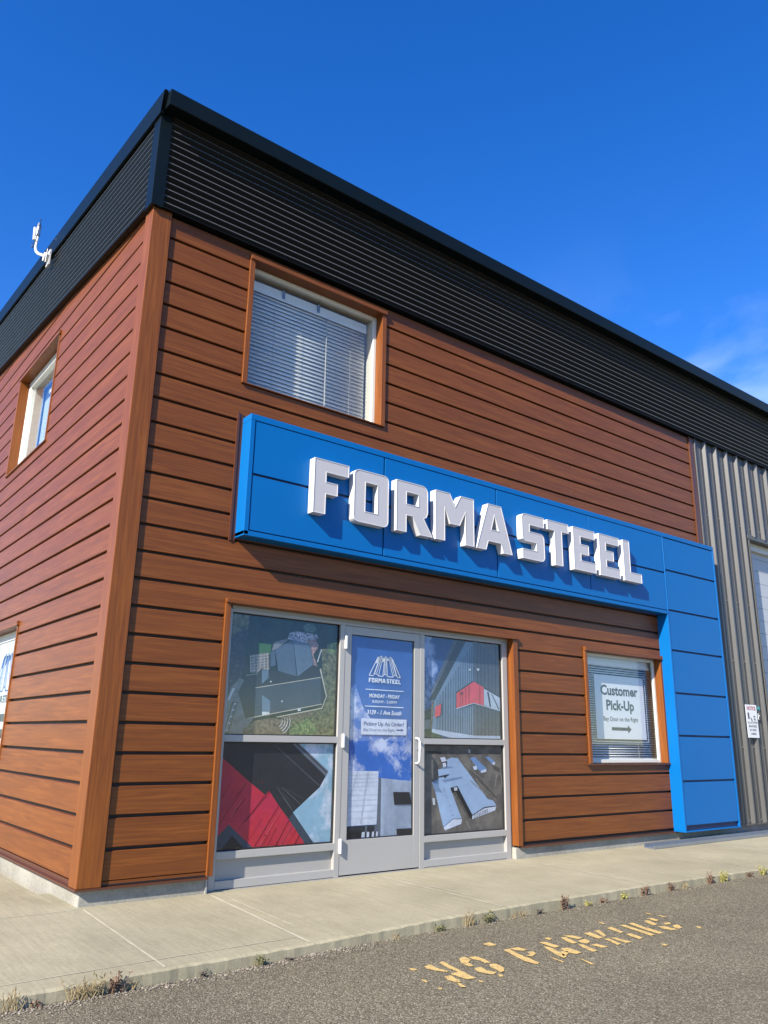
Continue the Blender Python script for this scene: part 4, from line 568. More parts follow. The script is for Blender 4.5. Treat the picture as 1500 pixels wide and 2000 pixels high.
for (d, zz) in prof: sp.append((d, zz))
mb.strip([(p[0], 0.3, p[1] + SL * 0.3) for p in sp], [(p[0], 90, p[1] + SL * 90) for p in sp]); crest_glint(mb)
mb.build('side_fascia', [M['blackrib'], M['crest_glint']], bld)
mb = MB(); mb.prism([(-.27, -.27), (.24, -.27), (.24, -.10), (-.10, -.10), (-.10, .44), (-.27, .44)], 24.96, 29.6, 'z'); mb.build('fascia_corner_trim', M['black'], bld, bevel=.015)
mb = MB(); mb.box(-.05, 110, -.07, .3, 25.03, 25.08); mb.build('soffit_strip', M['black'], bld)
# front coping (eave trough) and side rake coping
mb = MB(); mb.prism([(-.2, 29.46), (-.93, 29.33), (-.95, 29.36), (-1.0, 30.02), (-.97, 30.07), (.3, 30.25), (.3, 29.46)], -.20, 110, 'x'); mb.build('eave_coping', M['black'], bld)
mb = MB(); pf = [(-.2, 29.24), (-.36, 29.22), (-.40, 30.10), (-.36, 30.13), (-.22, 30.14), (-.22, 29.5)]
mb.v += [(p[0], (-.38 if p[1] < 29.6 else -.72), p[1]) for p in pf] + [(p[0], 90, p[1] + SL * 90) for p in pf]
for i in range(6): mb.f.append((i, (i + 1) % 6, 6 + (i + 1) % 6, 6 + i)); mb.m.append(0)
mb.f += [(0, 1, 2, 3, 4, 5), (6, 7, 8, 9, 10, 11)]; mb.m += [0, 0]
mb.build('rake_coping', M['black'], bld)
mb = MB(); mb.v += [(-.2, -.2, 30.0), (110, -.2, 30.0), (110, 90, 30 + SL * 90), (-.2, 90, 30 + SL * 90), (-.2, -.2, 29.6), (110, -.2, 29.6), (110, 90, 29.6 + SL * 90), (-.2, 90, 29.6 + SL * 90)]
mb.f += [(0, 1, 2, 3), (7, 6, 5, 4), (0, 4, 5, 1), (1, 5, 6, 2), (2, 6, 7, 3), (3, 7, 4, 0)]; mb.m += [0] * 6
mb.build('roof', M['black'], bld)
mb = MB(); mb.box(109, 110, .3, 90, -1, 29.6); mb.box(0.3, 110, 89, 90, -1, 38); mb.build('rear_wall', M['clad'], bld)

# grey ribbed cladding of the wing
mb = MB(); P = 1.42; path = [(39.0, 0.0), (39.12, -.05)]
BX0 = 45.08
def ribs(x_from, x_to):
    pts = [(x_from, 0.0)]; k = math.floor((x_from - 40.13) / P)
    while True:
        x = 40.13 + k * P
        for dx, y in ((0, 0), (.12, -.20), (.25, -.20), (.37, 0), (.72, 0), (.75, -.03), (.79, -.03), (.82, 0), (1.05, 0), (1.08, -.03), (1.12, -.03), (1.15, 0)):
            q = x + dx
            if q > x_to: pts.append((x_to, 0.0)); return pts
            if q > x_from + .02: pts.append((q, y))
        k += 1
for (a, b_, z0, z1) in ((39.0, BX0, -.14, 25.02), (BX0, 109, 19.05, 25.02), (64, 109, -.14, 19.05)):
    pp = ribs(a, b_); mb.strip([(p[0], p[1], z0) for p in pp], [(p[0], p[1], z1) for p in pp])
mb.build('ribbed_cladding', M['clad'], bld)
mb = MB(); mb.box(39.02, 39.2, -.12, .05, 11.9, 24.98); mb.build('cladding_trim', M['clad'], bld, bevel=.02); mb = MB(); mb.box(39.0, BX0, -.14, .14, -.23, -.145); mb.build('cladding_base_trim', M['clad'], bld)
mb = MB()
for z in (19.6, 13.9, 9.9, 4.4, 0.0):
    for k in range(0, 12):
        x = 40.13 + k * P - .16
        if z < 19 and x > 44.8: continue
        if x < 39.2 or x > 52: continue
        mb = MB(); mb.tube([(x, 0.0, z + .02 * (k % 3)), (x, -.05, z + .02 * (k % 3))], [.045, .035], 6); mb.build('screw', M['screw'], bld)
# bay door
mb = MB(); z = -.6; i = 0
while z < 18.6:
    h = 0.92; mb.prism([(.80, z), (.80, z + h - .03), (.83, z + h), (.95, z + h), (.95, z)], 45.4, 64, 'x'); z += h + .003
bd = mb.build('bay_door', M['baydoor'], bld)
mb = MB(); mb.box(45.10, 45.26, -.10, .8, -.2, 18.82); mb.build('door_jamb', M['cladtrim'], bd); 
mb = MB(); mb.box(45.0, 45.1, -.02, .1, -.2, 19.0); mb.build('jamb_gasket', M['gasket'], bd)
mb = MB(); mb.box(45.02, 64, -.12, .02, 18.82, 19.12); mb.box(45.27, 64, .02, .5, 18.85, 18.95); mb.build('door_header', M['cladtrim'], bd)
mb = MB(); mb.box(45.27, 64, .5, .8, 18.3, 18.84); mb.build('header_board', M['vinyl'], bd)
# reddish letter on the bay door edge is outside what the frame shows clearly: only the panel joints are modelled

# ---- windows with casing
def casing_front(name, x0, x1, z0, z1, ix0, ix1, iz0, iz1, back, headp=.19, lab=None):
    c = MB()
    c.box(x0, ix0, -.09, back, z0, iz1); c.box(ix1, x1, -.09, back, z0, iz1)
    c.box(x0, x1, -headp, back, iz1 + .0, z1, 1)
    c.box(x0 - .02, x1 + .02, -.10, back, z0 - .05, z0, 1)
    w_ = c.build(name, [M['wood_z'], M['wood_x']], bld, bevel=.012, label=lab)
    return w_
def vinyl_frame(par, x0, x1, z0, z1, y0, y1, w, m_=None):
    c = MB(); c.box(x0, x0 + w, y0, y1, z0, z1); c.box(x1 - w, x1, y0, y1, z0, z1); c.box(x0 + w, x1 - w, y0, y1, z1 - w, z1); c.box(x0 + w, x1 - w, y0, y1, z0, z0 + w)
    g = w * 1.25
    return c.build('frame', m_ or M['vinyl'], par, bevel=.012)
up = casing_front('window', 4.37, 11.87, 18.66, 24.66, 4.6, 11.63, 18.68, 24.46, .62, .17, 'upper window over the sign with white blinds')
vinyl_frame(up, 4.6, 11.63, 18.68, 24.46, .42, .62, .17)
mb = MB(); mb.box(4.77, 11.46, .53, .55, 18.85, 24.29); mb.build('pane', M['glass'], up)
mb = MB(); c = mb
c.box(4.6, 4.75, .62, 1.5, 18.4, 24.7); c.box(11.46, 11.63, .62, 1.5, 18.4, 24.7); c.box(4.75, 11.46, .62, 1.5, 18.4, 18.70); c.box(4.75, 11.46, .62, 1.5, 24.38, 24.7)
c.build('jamb_lining', M['vinyl'], up)
pk = casing_front('window', 25.8, 33.08, 3.50, 9.56, 26.03, 32.86, 3.52, 9.34, .5, .17, 'lower right window with pick-up poster')
vinyl_frame(pk, 26.03, 32.86, 3.52, 9.34, .36, .5, .17)
mb = MB(); mb.box(26.2, 32.69, .43, .45, 3.69, 9.17); mb.build('pane', M['glass2'], pk)
mb = MB(); c = mb; c.box(26.03, 26.18, .5, 1.4, 3.2, 9.6); c.box(33.32, 33.4, .5, 1.4, 3.2, 9.6); c.box(26.18, 32.7, .5, 1.4, 3.2, 3.55); c.box(26.18, 32.7, .5, 1.4, 9.3, 9.6); c.build('jamb_lining', M['vinyl'], pk)
mb = MB(); mb.box(25.6, 33.12, -.16, -.02, 3.42, 3.5); mb.build('sill_flashing', M['brown'], pk)
# side windows
def side_window(z0, z1, label):
    c = MB(); y0, y1 = 12.0, 19.7
    c.box(-.05, .42, y0 + .08, y0 + .22, z0, z1 - .2); c.box(-.09, .42, y1 - .25, y1, z0, z1 - .2); c.box(-.13, .42, y0, y1, z1 - .2, z1, 1); c.box(-.1, .42, y0 - .02, y1 + .02, z0 - .06, z0, 1)
    w_ = c.build('window', [M['wood_z'], M['wood_y']], bld, bevel=.012, label=label)
    c = MB(); a, b_ = y0 + .22, y1 - .25; w = .42
    c.box(.42, .66, a, a + w, z0, z1 - .2); c.box(.42, .66, b_ - w, b_, z0, z1 - .2); c.box(.42, .66, a + w, b_ - w, z1 - .2 - w, z1 - .2); c.box(.42, .66, a + w, b_ - w, z0, z0 + .2)
    c.box(.66, 1.2, b_ - w, b_ - .1, z0, z1 - .2); c.box(.66, 1.2, a, b_, z1 - .5, z1 - .2)
    c.build('frame', M['vinyl'], w_, bevel=.02)
    gx = .56 if z0 > 9 else .435; c = MB(); c.box(gx, gx + .015, a + w, b_ - w, z0 + .2, z1 - .2 - w); c.build('pane', M['glass'] if z0 > 9 else M['glass3'], w_)
    return w_
sw = side_window(18.53, 24.6, 'upper window of the sunlit side wall')
sl_ = side_window(3.45, 9.55, 'lower window of the sunlit side wall')

# ---- rooms behind the glass
mb = MB()
def room(x0, x1, y0, y1, z0, z1):
    for q in ([(x0, y1, z0), (x1, y1, z0), (x1, y1, z1), (x0, y1, z1)], [(x0, y0, z0), (x0, y1, z0), (x0, y1, z1), (x0, y0, z1)], [(x1, y0, z0), (x1, y1, z0), (x1, y1, z1), (x1, y0, z1)], [(x0, y0, z0), (x1, y0, z0), (x1, y1, z0), (x0, y1, z0)], [(x0, y0, z1), (x1, y0, z1), (x1, y1, z1), (x0, y1, z1)]): mb.poly(q)
room(4.0, 12.2, 1.5, 9, 18.0, 25.0); mb.build('room_lining', M['dark'], bld)
mb = MB(); room(25.5, 33.45, 1.4, 9, 3, 10); mb.build('room_lining', M['dark'], bld)

# ================================================================ storefront
YF, YB = .28, .62
fr = MB()
fr.box(4.44, 4.86, YF + .02, YB, -.72, 9.47)
fr.box(4.62, 4.87, YF, YF + .02, -.70, 9.30)
fr.box(9.98, 10.235, YF, YB, -.70, 9.20); fr.box(14.425, 14.69, YF, YB, -.70, 9.20)
fr.box(19.79, 20.10, YF, YB, -.72, 9.30); fr.box(20.10, 20.42, YF + .06, YB, -.72, 9.47)
fr.box(4.86, 19.79, YF, YB, 9.20, 9.32); fr.box(4.44, 20.42, YF + .02, YB, 9.32, 9.60)
for x0, x1 in ((4.87, 9.98), (14.69, 19.79)):
    fr.box(x0, x1, YF, YB, 4.36, 4.61); fr.box(x0, x1, YF, YB, .30, .56); fr.box(x0, x1, YF, YB, -.68, -.40)
sf = fr.build('storefront_frame', M['alu'], bld, bevel=.012)
for xa, xb in ((4.87, 9.98), (14.69, 19.79)):
    mb = MB(); mb.box(xa, xb, .46, .56, -.40, .30); mb.build('lower_panel', M['alud'], sf)
mb = MB(); mb.box(4.44, 20.42, .20, .5, -.79, -.70); mb.box(4.4, 4.46, .0, .3, -.75, -.2); mb.build('threshold', M['alud'], sf)
# brown casing round the storefront
mb = MB(); mb.box(4.37, 4.44, -.09, .31, -.15, 9.45); mb.box(4.44, 4.60, -.09, .02, -.15, 9.45); mb.box(20.42, 20.52, -.09, .3, -.15, 9.45)
mb.box(20.2, 20.42, -.09, .34, -.15, 9.45); mb.box(4.37, 20.52, -.17, .30, 9.45, 9.62, 1)
mb.build('storefront_casing', [M['wood_z'], M['wood_x']], bld, bevel=.012)

def film(name, par, rect, y, bgm, polys, extra=None, step=.0035):
    x0, x1, z0, z1 = rect; keys = [bgm]; mb = MB()
    mb.poly([(x0, y, z0), (x1, y, z0), (x1, y, z1), (x0, y, z1)], 0)
    yy = y
    for i, (c, p) in enumerate(polys):
        if c not in keys: keys.append(c)
        p = [(min(max(a, x0 + .01), x1 - .01), min(max(b_, z0 + .01), z1 - .01)) for a, b_ in p]
        yy = y - step * (1 + i * 0.25)
        mb.poly([(a, yy, b_) for a, b_ in p], keys.index(c))
    if extra: yy = extra(mb, keys, yy - step)
    return mb.build(name, [PR[k_] if k_ in PR else M[k_] for k_ in keys], par)

def store_window(label, x0, x1, z0, z1, bgm, polys, extra=None):
    g = MB(); g.box(x0 - .02, x1 + .02, .405, .42, z0 - .02, z1 + .02)
    p = g.build('storefront_window', M['glass2'], bld, label=label)
    s_ = MB(); w = .035
    s_.box(x0, x0 + w, .38, .5, z0, z1); s_.box(x1 - w, x1, .38, .5, z0, z1); s_.box(x0 + w, x1 - w, .38, .5, z1 - w, z1); s_.box(x0 + w, x1 - w, .38, .5, z0, z0 + w)
    s_.build('gasket', M['gasket'], p)
    film('printed_film', p, (x0 + w, x1 - w, z0 + w, z1 - w), .50, bgm, polys, extra)
    return p
store_window('upper left storefront window, aerial print of a dark-roofed house', 4.87, 9.98, 4.61, 9.20, 'green0', UL)
store_window('lower left storefront window, print of red and charcoal steel roofs', 4.87, 9.98, .56, 4.36, 'charcoal', LL)
store_window('upper right storefront window, print of a ribbed building with a red band', 14.69, 19.79, 4.61, 9.20, 'sky3', UR)
store_window('lower right storefront window, aerial print of a U-shaped white-roofed shed', 14.69, 19.79, .56, 4.36, 'dirt0', LR)

# logo mark: ribbed sheet in perspective, unit box x 0..1, z 0..1
def logo(put, th=.020):
    L = lambda a, b_, w=th: put([(a[0] - w / 2, a[1]), (a[0] + w / 2, a[1]), (b_[0] + w / 2, b_[1]), (b_[0] - w / 2, b_[1])])
    H = lambda a, b_, w=th: put([(a[0], a[1] - w * .9), (b_[0], b_[1] - w * .9), (b_[0], b_[1] + w * .9), (a[0], a[1] + w * .9)])
    base = [(0, .0), (.13, .0), (.17, .1), (.23, .1), (.29, 0), (.43, .0), (.48, .1), (.53, .1), (.58, 0), (.76, .0), (.80, .09), (.86, .09), (.90, 0), (1, 0)]
    for a, b_ in zip(base, base[1:]): H(a, b_, .022)
    top = [.27, .33, .355, .39, .42, .48, .495, .525, .545, .62, .655, .69, .715, .73]
    tz = [.94, .95, 1, 1, .93, .93, 1, 1, .93, .93, .99, .99, .93, .92]
    for i, (b_, t, z_) in enumerate(zip(base, top, tz)): L(b_, (t, z_), .026 if i in (0, 13) else .018)
    for i in range(13): H((top[i], tz[i]), (top[i + 1], tz[i + 1]), .02)
    put([(.27, .94), (.35, .95), (.27, .66), (.20, .62)]); put([(.40, .95), (.48, .95), (.45, .74), (.37, .66)]); put([(.55, .94), (.63, .94), (.64, .84), (.54, .76)])
def words(put_poly, x0, z0, k, sgn=1):
    for ch, o_, h_ in LET:
        for q in with_hole(o_, h_): put_poly([(x0 + sgn * (a - 7.42) * k, z0 + (b_ - 13.41) * k) for a, b_ in q])

# ---- door
dg = MB(); D0, D1, E0, E1 = 10.25, 14.41, -.65, 9.185
dg.box(D0, D0 + .33, YF + .012, .5, E0, E1); dg.box(D1 - .33, D1, YF + .012, .5, E0, E1); dg.box(D0 + .33, D1 - .33, YF + .012, .5, 8.845, E1); dg.box(D0 + .33, D1 - .33, YF + .012, .5, E0, .635)
door = dg.build('entrance_door', M['alu'], bld, bevel=.01)
mb = MB(); mb.box(D0 + .33, D1 - .33, .335, .345, .635, 8.845); mb.build('pane', M['glass2'], door)
mb = MB(); mb.box(D0 + .33, D0 + .36, .325, .40, .635, 8.845); mb.box(D1 - .36, D1 - .33, .325, .40, .635, 8.845); mb.box(D0 + .36, D1 - .36, .325, .4, 8.815, 8.845); mb.box(D0 + .36, D1 - .36, .325, .4, .635, .665); mb.build('gasket', M['gasket'], door)
def door_text(mb, keys, y):
    for k_ in ('ltxt', 'btxt', 'panelW'):
        if k_ not in keys: keys.append(k_)
    li, bi, pi_ = keys.index('ltxt'), keys.index('btxt'), keys.index('panelW')
    logo(lambda p: mb.poly([(11.59 + a * 1.74, y, 7.18 + b_ * .86) for a, b_ in p], li))
    words(lambda p: mb.poly([(a, y, b_) for a, b_ in p], li), 11.58, 6.895, 1.77 / 22.67)
    mb.box(11.42, 13.52, y, y + .003, 6.575, 6.605, li); mb.box(11.41, 13.53, y, y + .003, 5.875, 5.905, li)
    text_polys(mb, 'MONDAY - FRIDAY', 12.465, 6.34, 1.68, .155, y, li, bold=.022)
    text_polys(mb, '8:00AM - 5:00PM', 12.465, 6.10, 1.34, .125, y, li)
    text_polys(mb, '3139 - 1 Ave South', 12.46, 5.65, 1.9, .18, y, li, bold=.018, shear=.2)
    mb.poly([(11.22, y, 4.72), (13.71, y, 4.72), (13.71, y, 5.38), (11.22, y, 5.38)], pi_)
    y2 = y - .004
    text_polys(mb, 'Picking Up An Order?', 12.465, 5.17, 2.2, .17, y2, bi, bold=.02)
    text_polys(mb, 'Bay Door on the Right', 12.2, 4.925, 1.68, .13, y2, bi)
    mb.poly([(13.13, y2, 4.90), (13.42, y2, 4.90), (13.42, y2, 4.86), (13.55, y2, 4.93), (13.42, y2, 5.0), (13.42, y2, 4.96), (13.13, y2, 4.96)], bi)
    return y2
film('printed_film', door, (D0 + .36, D1 - .36, .665, 8.815), .40, 'sky1', [('sky2', [(10, .6), (15, .6), (15, 5.0), (13.9, 5.1), (12.5, 4.5), (11.3, 5.9), (10.9, 6.8), (10, 6.6)])] + DR, door_text)
for z in (8.20, 4.19, .17):
    mb = MB(); mb.tube([(10.235, .21, z), (10.235, .21, z + .54)], .065, 10); mb.box(10.20, 10.27, .21, .30, z + .02, z + .52); mb.build('hinge', M['white'], door)
mb = MB(); mb.tube([(14.20, .29, 4.60), (14.20, .16, 4.60), (14.20, .07, 4.56), (14.20, .03, 4.46), (14.20, .03, 3.72), (14.20, .07, 3.62), (14.20, .16, 3.56), (14.20, .29, 3.55)], .05, 10); mb.build('handle', M['white'], door, smooth=True)
mb = MB(); mb.tube([(14.33, .29, 4.16), (14.33, .24, 4.16)], [.085, .075], 14); mb.build('lock', M['galv'], door)

# pebbly printed film of the lower side window
def side_film():
    keys = ['wfilm', 'gband', 'ink', 'lblue']; mb = MB(); x = .475; y0, y1, z0, z1 = 12.64, 19.03, 3.65, 8.93
    mb.poly([(x, y0, z0), (x, y1, z0), (x, y1, z1), (x, y0, z1)], 0); x -= .004
    for a, b_ in ((5.04, 5.41), (4.28, 4.70)): mb.poly([(x, y0, a), (x, y1, a), (x, y1, b_), (x, y0, b_)], 1)
    logo(lambda p: mb.poly([(x, 17.05 - a * 3.6, 6.5 + b_ * 1.8) for a, b_ in p], 3), .024)
    words(lambda p: mb.poly([(x - .002, a, b_) for a, b_ in p], 2), 17.1, 5.93, .152, -1)
    return mb.build('printed_film', [PR['wfilm'], PR['gband'], M['ink'], PR['lblue']], sl_)
side_film()

# ================================================================ blinds
def blind(x0, x1, y, z0, z1, pitch, wslat, label, cords, wand, loc, tilt=72):
    r = empty('window_blind', loc, label, 'blind')
    mb = MB(); mb.box(x0, x1, y - .1, y + .12, z1 - .26, z1); mb.box(x0 - .01, x1 + .01, y - .13, y - .1, z1 - .5, z1 - .24); mb.build('headrail', M['blind'], r, bevel=.01)
    mb = MB(); z = z1 - .5
    while z > z0:
        a = math.radians(tilt + rng.uniform(-3, 3)); dy, dz = math.cos(a) * wslat / 2, math.sin(a) * wslat / 2
        sag = rng.uniform(-.006, .006)
        A_ = [(x0, y + dy, z + dz + sag), (x0, y + .008, z + .012 + sag), (x0, y - dy, z - dz + sag)]; B_ = [(x1, p[1], p[2] - sag * 1.5) for p in A_]
        mb.strip(A_, B_); z -= pitch
    sl0 = mb.build('slats', M['blind'], r, smooth=True)
    so = sl0.modifiers.new('t', 'SOLIDIFY'); so.thickness = .0008
    for cx in cords: mb = MB(); mb.tube([(cx, y - wslat / 2 * .75, z1 - .4), (cx, y - wslat / 2 * .75, z0)], .009, 5); mb.build('ladder_cord', M['cord'], r)
    if wand:
        mb = MB(); mb.tube([(wand, y - .15, z1 - .45), (wand + .05, y - .16, z0 + .3)], .018, 6); mb.build('wand', M['cord'], r)
    mb = MB(); mb.box(x0, x1, y - .05, y + .05, z0 - .09, z0 - .01); mb.build('bottom_rail', M['blind'], r)
    return r
b1 = blind(4.80, 11.0, .92, 18.85, 24.1, .192, .21, 'white slatted blind hanging in the upper window above the blue sign', 'blind', None, (8, .92, 24.1)) if 0 else blind(4.80, 11.30, .92, 18.88, 24.12, .192, .235, 'white slatted blind hanging in the upper window above the blue sign', (6.2, 7.6, 9.0, 10.4), 8.95, (8, .92, 24.1))
b2 = blind(26.1, 33.3, .84, 3.75, 9.25, .128, .10, 'fine slatted blind behind the customer pick-up poster window', (27.5, 31.4), None, (29.4, .84, 9.2), 55)
for cx in (6.5, 8.4): mb = MB(); mb.box(cx, cx + .12, .74, .80, 23.75, 24.16); mb.build('valance_clip', M['galv'], b1)
# side upper window blind (seen edge-on through the glass)
r = empty('window_blind', (1.0, 15, 24), 'pale blind half seen behind the upper window of the side wall', 'blind')
mb = MB(); z = 23.0
while z > 19.0:
    mb.strip([(1.0, 12.4, z), (1.09, 12.4, z + .13)], [(1.0, 16.9, z), (1.09, 16.9, z + .13)]); z -= .2
so = mb.build('slats', M['blind'], r).modifiers.new('t', 'SOLIDIFY'); so.thickness = .001
mb = MB(); mb.box(.95, 1.12, 12.4, 16.95, 23.05, 23.25); mb.build('headrail', M['blind'], r)
mb = MB(); mb.box(1.3, 1.4, 12.1, 19.4, 18.3, 24.8); mb.build('side_room_curtain', flat('pale_blue_lining', (0.62, 0.74, 0.86), 0.8), bld)

# ================================================================ poster in the pick-up window
ps = empty('poster', (29.9, .72, 6.5), 'white Customer Pick-Up poster with a dark arrow behind glass', 'poster')
mb = MB(); mb.box(27.42, 31.98, .62, .635, 4.76, 8.22); mb.build('sheet', M['signw'], ps)
mb = MB(); y = .612
text_polys(mb, 'Customer', 29.66, 7.43, 3.45, .55, y, 0, bold=.03); text_polys(mb, 'Pick-Up', 29.66, 6.62, 2.56, .55, y, 0, bold=.03)
text_polys(mb, 'Bay Door on the Right', 29.66, 5.86, 3.2, .24, y, 0, bold=.006)
mb.poly([(a - .18, y, c_) for a, c_ in ((28.94, 5.23), (30.42, 5.23), (30.42, 5.09), (30.75, 5.31), (30.42, 5.53), (30.42, 5.40), (28.94, 5.40))])
mb.build('lettering', M['ink'], ps)
mb = MB(); w = .022
mb.box(27.26, 32.14, .60, .61, 8.36 - w, 8.36); mb.box(27.26, 32.14, .60, .61, 4.6, 4.6 + w); mb.box(27.26, 27.26 + w, .60, .61, 4.6 + w, 8.36 - w); mb.box(32.14 - w, 32.14, .60, .61, 4.6 + w, 8.36 - w)
mb.build('sleeve_edge', M['white'], ps)

# ================================================================ blue sign
YS = -.74
sg = empty('sign_panel', (22, -.3, 12), 'bright blue L-shaped sign band of flat metal panels with a leg to the ground', 'sign')
mb = MB(); o_ = [(4.56, 17.08), (38.95, 17.16), (38.95, 11.95), (38.95, -.14), (33.05, -.14), (33.05, 12.0), (4.56, 12.06)]
mb.prism([(4.60, 12.1), (33.1, 12.08), (33.1, -.08), (38.91, -.08), (38.91, 17.1), (4.60, 17.04)], -.62, .0, 'y'); mb.build('sign_box', M['bluegap'], sg)
mb = MB()
def pan(x0, x1, z0, z1): mb.box(x0, x1, -.715, -.625, z0, z1)
g = .03
for x0, x1 in ((4.80, 11.36), (11.44, 18.53), (18.60, 25.83), (25.89, 33.08)):
    pan(x0, x1, 14.60, 16.80); pan(x0, x1, 12.27, 14.50)
zz = [16.80, 14.73, 12.27, 9.88, 7.40, 5.0, 2.51, .12]
for za, zb in zip(zz, zz[1:]): pan(33.2, 38.78, zb + .07, za - .04)
mb.build('flat_panels', M['blue'], sg, bevel=.008)
mb = MB()
mb.box(4.56, 38.95, YS, .0, 16.82, 17.08); mb.box(4.56, 4.76, YS, .0, 12.06, 16.82); mb.box(4.56, 33.16, YS, .0, 12.02, 12.22); mb.box(33.02, 33.16, YS, .0, -.1, 12.02); mb.box(33.10, 33.165, YS, -.63, 12.22, 16.82)
mb.box(38.80, 38.95, YS, .0, -.1, 16.82); mb.box(33.02, 38.95, YS - .04, .0, -.17, -.10)
mb.build('edge_trim', M['blue'], sg, bevel=.015)
mb = MB(); mb.box(4.30, 4.40, -.06, .02, 11.9, 17.3); mb.box(4.40, 38.4, -.05, .02, 17.14, 17.2) if 0 else None; mb.box(4.40, 4.56, -.03, .02, 11.9, 17.25); mb.build('siding_bead', M['brown'], bld)

# raised letters
YL0, YL1 = -1.12, -.735
desc = {0: 'raised white letter F, first of the sign on the blue band', 1: 'raised white letter O between F and R on the blue band', 2: 'raised white letter R between O and M on the blue band',
        3: 'raised white letter M on the blue band, the widest letter', 4: 'raised white letter A ending the first word on the blue band', 5: 'raised white letter S beginning the second word on the blue band',
        6: 'raised white letter T between S and E on the blue band', 7: 'raised white letter E directly after the T on the blue band', 8: 'raised white letter E directly before the L on the blue band', 9: 'raised white letter L, last of the sign on the blue band'}
for i, (ch, o_, h_) in enumerate(LET):
    cx = sum(p[0] for p in o_) / len(o_)
    r = empty('channel_letter', (cx, -.9, 13.41), desc[i], 'sign letter', 'raised white letters on the blue sign')
    mb = MB(); mb.prism(o_, YL0, YL1, 'y', caps=False)
    if h_: mb.prism(h_, YL0, YL1, 'y', caps=False)
    for q in with_hole(o_, h_): mb.poly([(a, YL1 + .0, b_) for a, b_ in q])
    mb.build('letter_side', M['white'], r)
    mb = MB()
    for q in with_hole(o_, h_):
        mb.poly([(a, YL0 + .012, b_) for a, b_ in q])
    mb.build('letter_face', M['face'], r)
    # lip round the face
    mb = MB(); w = .028
    for loop, s_ in ((o_, 1), (h_, -1)):
        if not loop: continue
        n = len(loop); area = sum(loop[k][0] * loop[(k + 1) % n][1] - loop[(k + 1) % n][0] * loop[k][1] for k in range(n)); sg_ = (1 if area > 0 else -1) * s_
        ins = []
        for k in range(n):
            p0, p1, p2 = Vector(loop[k - 1]), Vector(loop[k]), Vector(loop[(k + 1) % n]); a = (p1 - p0).normalized(); b_ = (p2 - p1).normalized()
            na = Vector((-a.y, a.x)) * sg_; nb = Vector((-b_.y, b_.x)) * sg_; v = (na + nb); d = max(v.dot(na), .35); ins.append(p1 + v * (w / d))
        for k in range(n):
            q = (k + 1) % n
            mb.poly([(loop[k][0], YL0 - .004, loop[k][1]), (loop[q][0], YL0 - .004, loop[q][1]), (ins[q].x, YL0 - .004, ins[q].y), (ins[k].x, YL0 - .004, ins[k].y)])
            mb.poly([(ins[k].x, YL0 - .004, ins[k].y), (ins[q].x, YL0 - .004, ins[q].y), (ins[q].x, YL0 + .012, ins[q].y), (ins[k].x, YL0 + .012, ins[k].y)])
            mb.poly([(loop[k][0], YL0 - .004, loop[k][1]), (loop[q][0], YL0 - .004, loop[q][1]), (loop[q][0], YL0, loop[q][1]), (loop[k][0], YL0, loop[k][1])])
    mb.build('face_lip', M['white'], r)

# ================================================================ small things by the bay door
cs = empty('notice_sign', (42.7, -.22, 6.1), 'white camera notice sign with red NOTICE heading on the ribbed grey wall', 'sign')
mb = MB(); mb.box(41.9, 43.32, -.225, -.205, 5.03, 7.12); mb.build('plate', M['signw'], cs, bevel=.01)
mb = MB(); text_polys(mb, 'NOTICE', 42.62, 6.90, 1.08, .24, -.229, 0, bold=.03); mb.build('heading', M['red'], cs)
mb = MB()
for i, (t_, w) in enumerate((('ALL ACTIVITIES', 1.2), ('MONITORED', 1.0), ('BY VIDEO', .82), ('CAMERA', .72))): text_polys(mb, t_, 42.62, 5.99 - i * .235, w, .14, -.229, 0, bold=.02)
mb.build('lettering', M['ink'], cs); mb = MB()
for p in ([(42.10, 6.62), (42.28, 6.6), (42.30, 6.2), (42.12, 6.22)], [(42.42, 6.36), (42.62, 6.18), (42.64, 6.08), (42.5, 6.1)], [(42.82, 6.44), (43.02, 6.42), (43.04, 6.12), (42.84, 6.14)]): mb.poly([(a, -.229, b_) for a, b_ in p])
mb.poly([(42.88, -.23, 6.36), (42.96, -.23, 6.35), (42.97, -.23, 6.2), (42.89, -.23, 6.21)], 1)
mb.build('pictogram', [M['ink'], M['signw']], cs)
mb = MB(); mb.tube([(44.0, 0.0, 6.93), (44.0, -.06, 6.93)], .13, 18); o = mb.build('round_sticker', M['teal']); tag(o, 'small round teal sticker beside the camera notice sign', 'sticker')
bx = empty('door_buzzer', (43.75, 0, 6.4), 'small grey buzzer box below the teal sticker on the ribbed wall', 'buzzer')
mb = MB(); mb.box(43.66, 43.84, -.14, 0.0, 6.18, 6.62); mb.build('casing', M['cladtrim'], bx, bevel=.01)
mb = MB(); mb.box(43.64, 43.66, -.14, 0.0, 6.22, 6.6); mb.build('side_plate', M['signw'], bx); mb = MB(); mb.tube([(43.75, -.14, 6.45), (43.75, -.165, 6.45)], .04, 10); mb.build('button', M['signw'], bx)
# steel track on the ground
tr_ = MB()
def U(x): return [(x)]
ang = .0
y0, y1 = -1.05, -.55
tr_.prism([(-.62, -.72), (-.62, -.50), (-.66, -.50), (-.66, -.68), (-1.22, -.68), (-1.22, -.56), (-1.26, -.56), (-1.26, -.72)], 29.2, 62, 'x')
o = tr_.build('steel_track', M['galv']); tag(o, 'long galvanised steel channel lying on the pavement below the blue leg', 'steel channel')
mb = MB(); mb.box(38.2, 60, -.42, -.12, -.722, -.63); o = mb.build('red_steel_strip', M['redsteel'], bevel=.01); tag(o, 'dark red metal strip lying along the foundation behind the steel channel', 'metal strip')

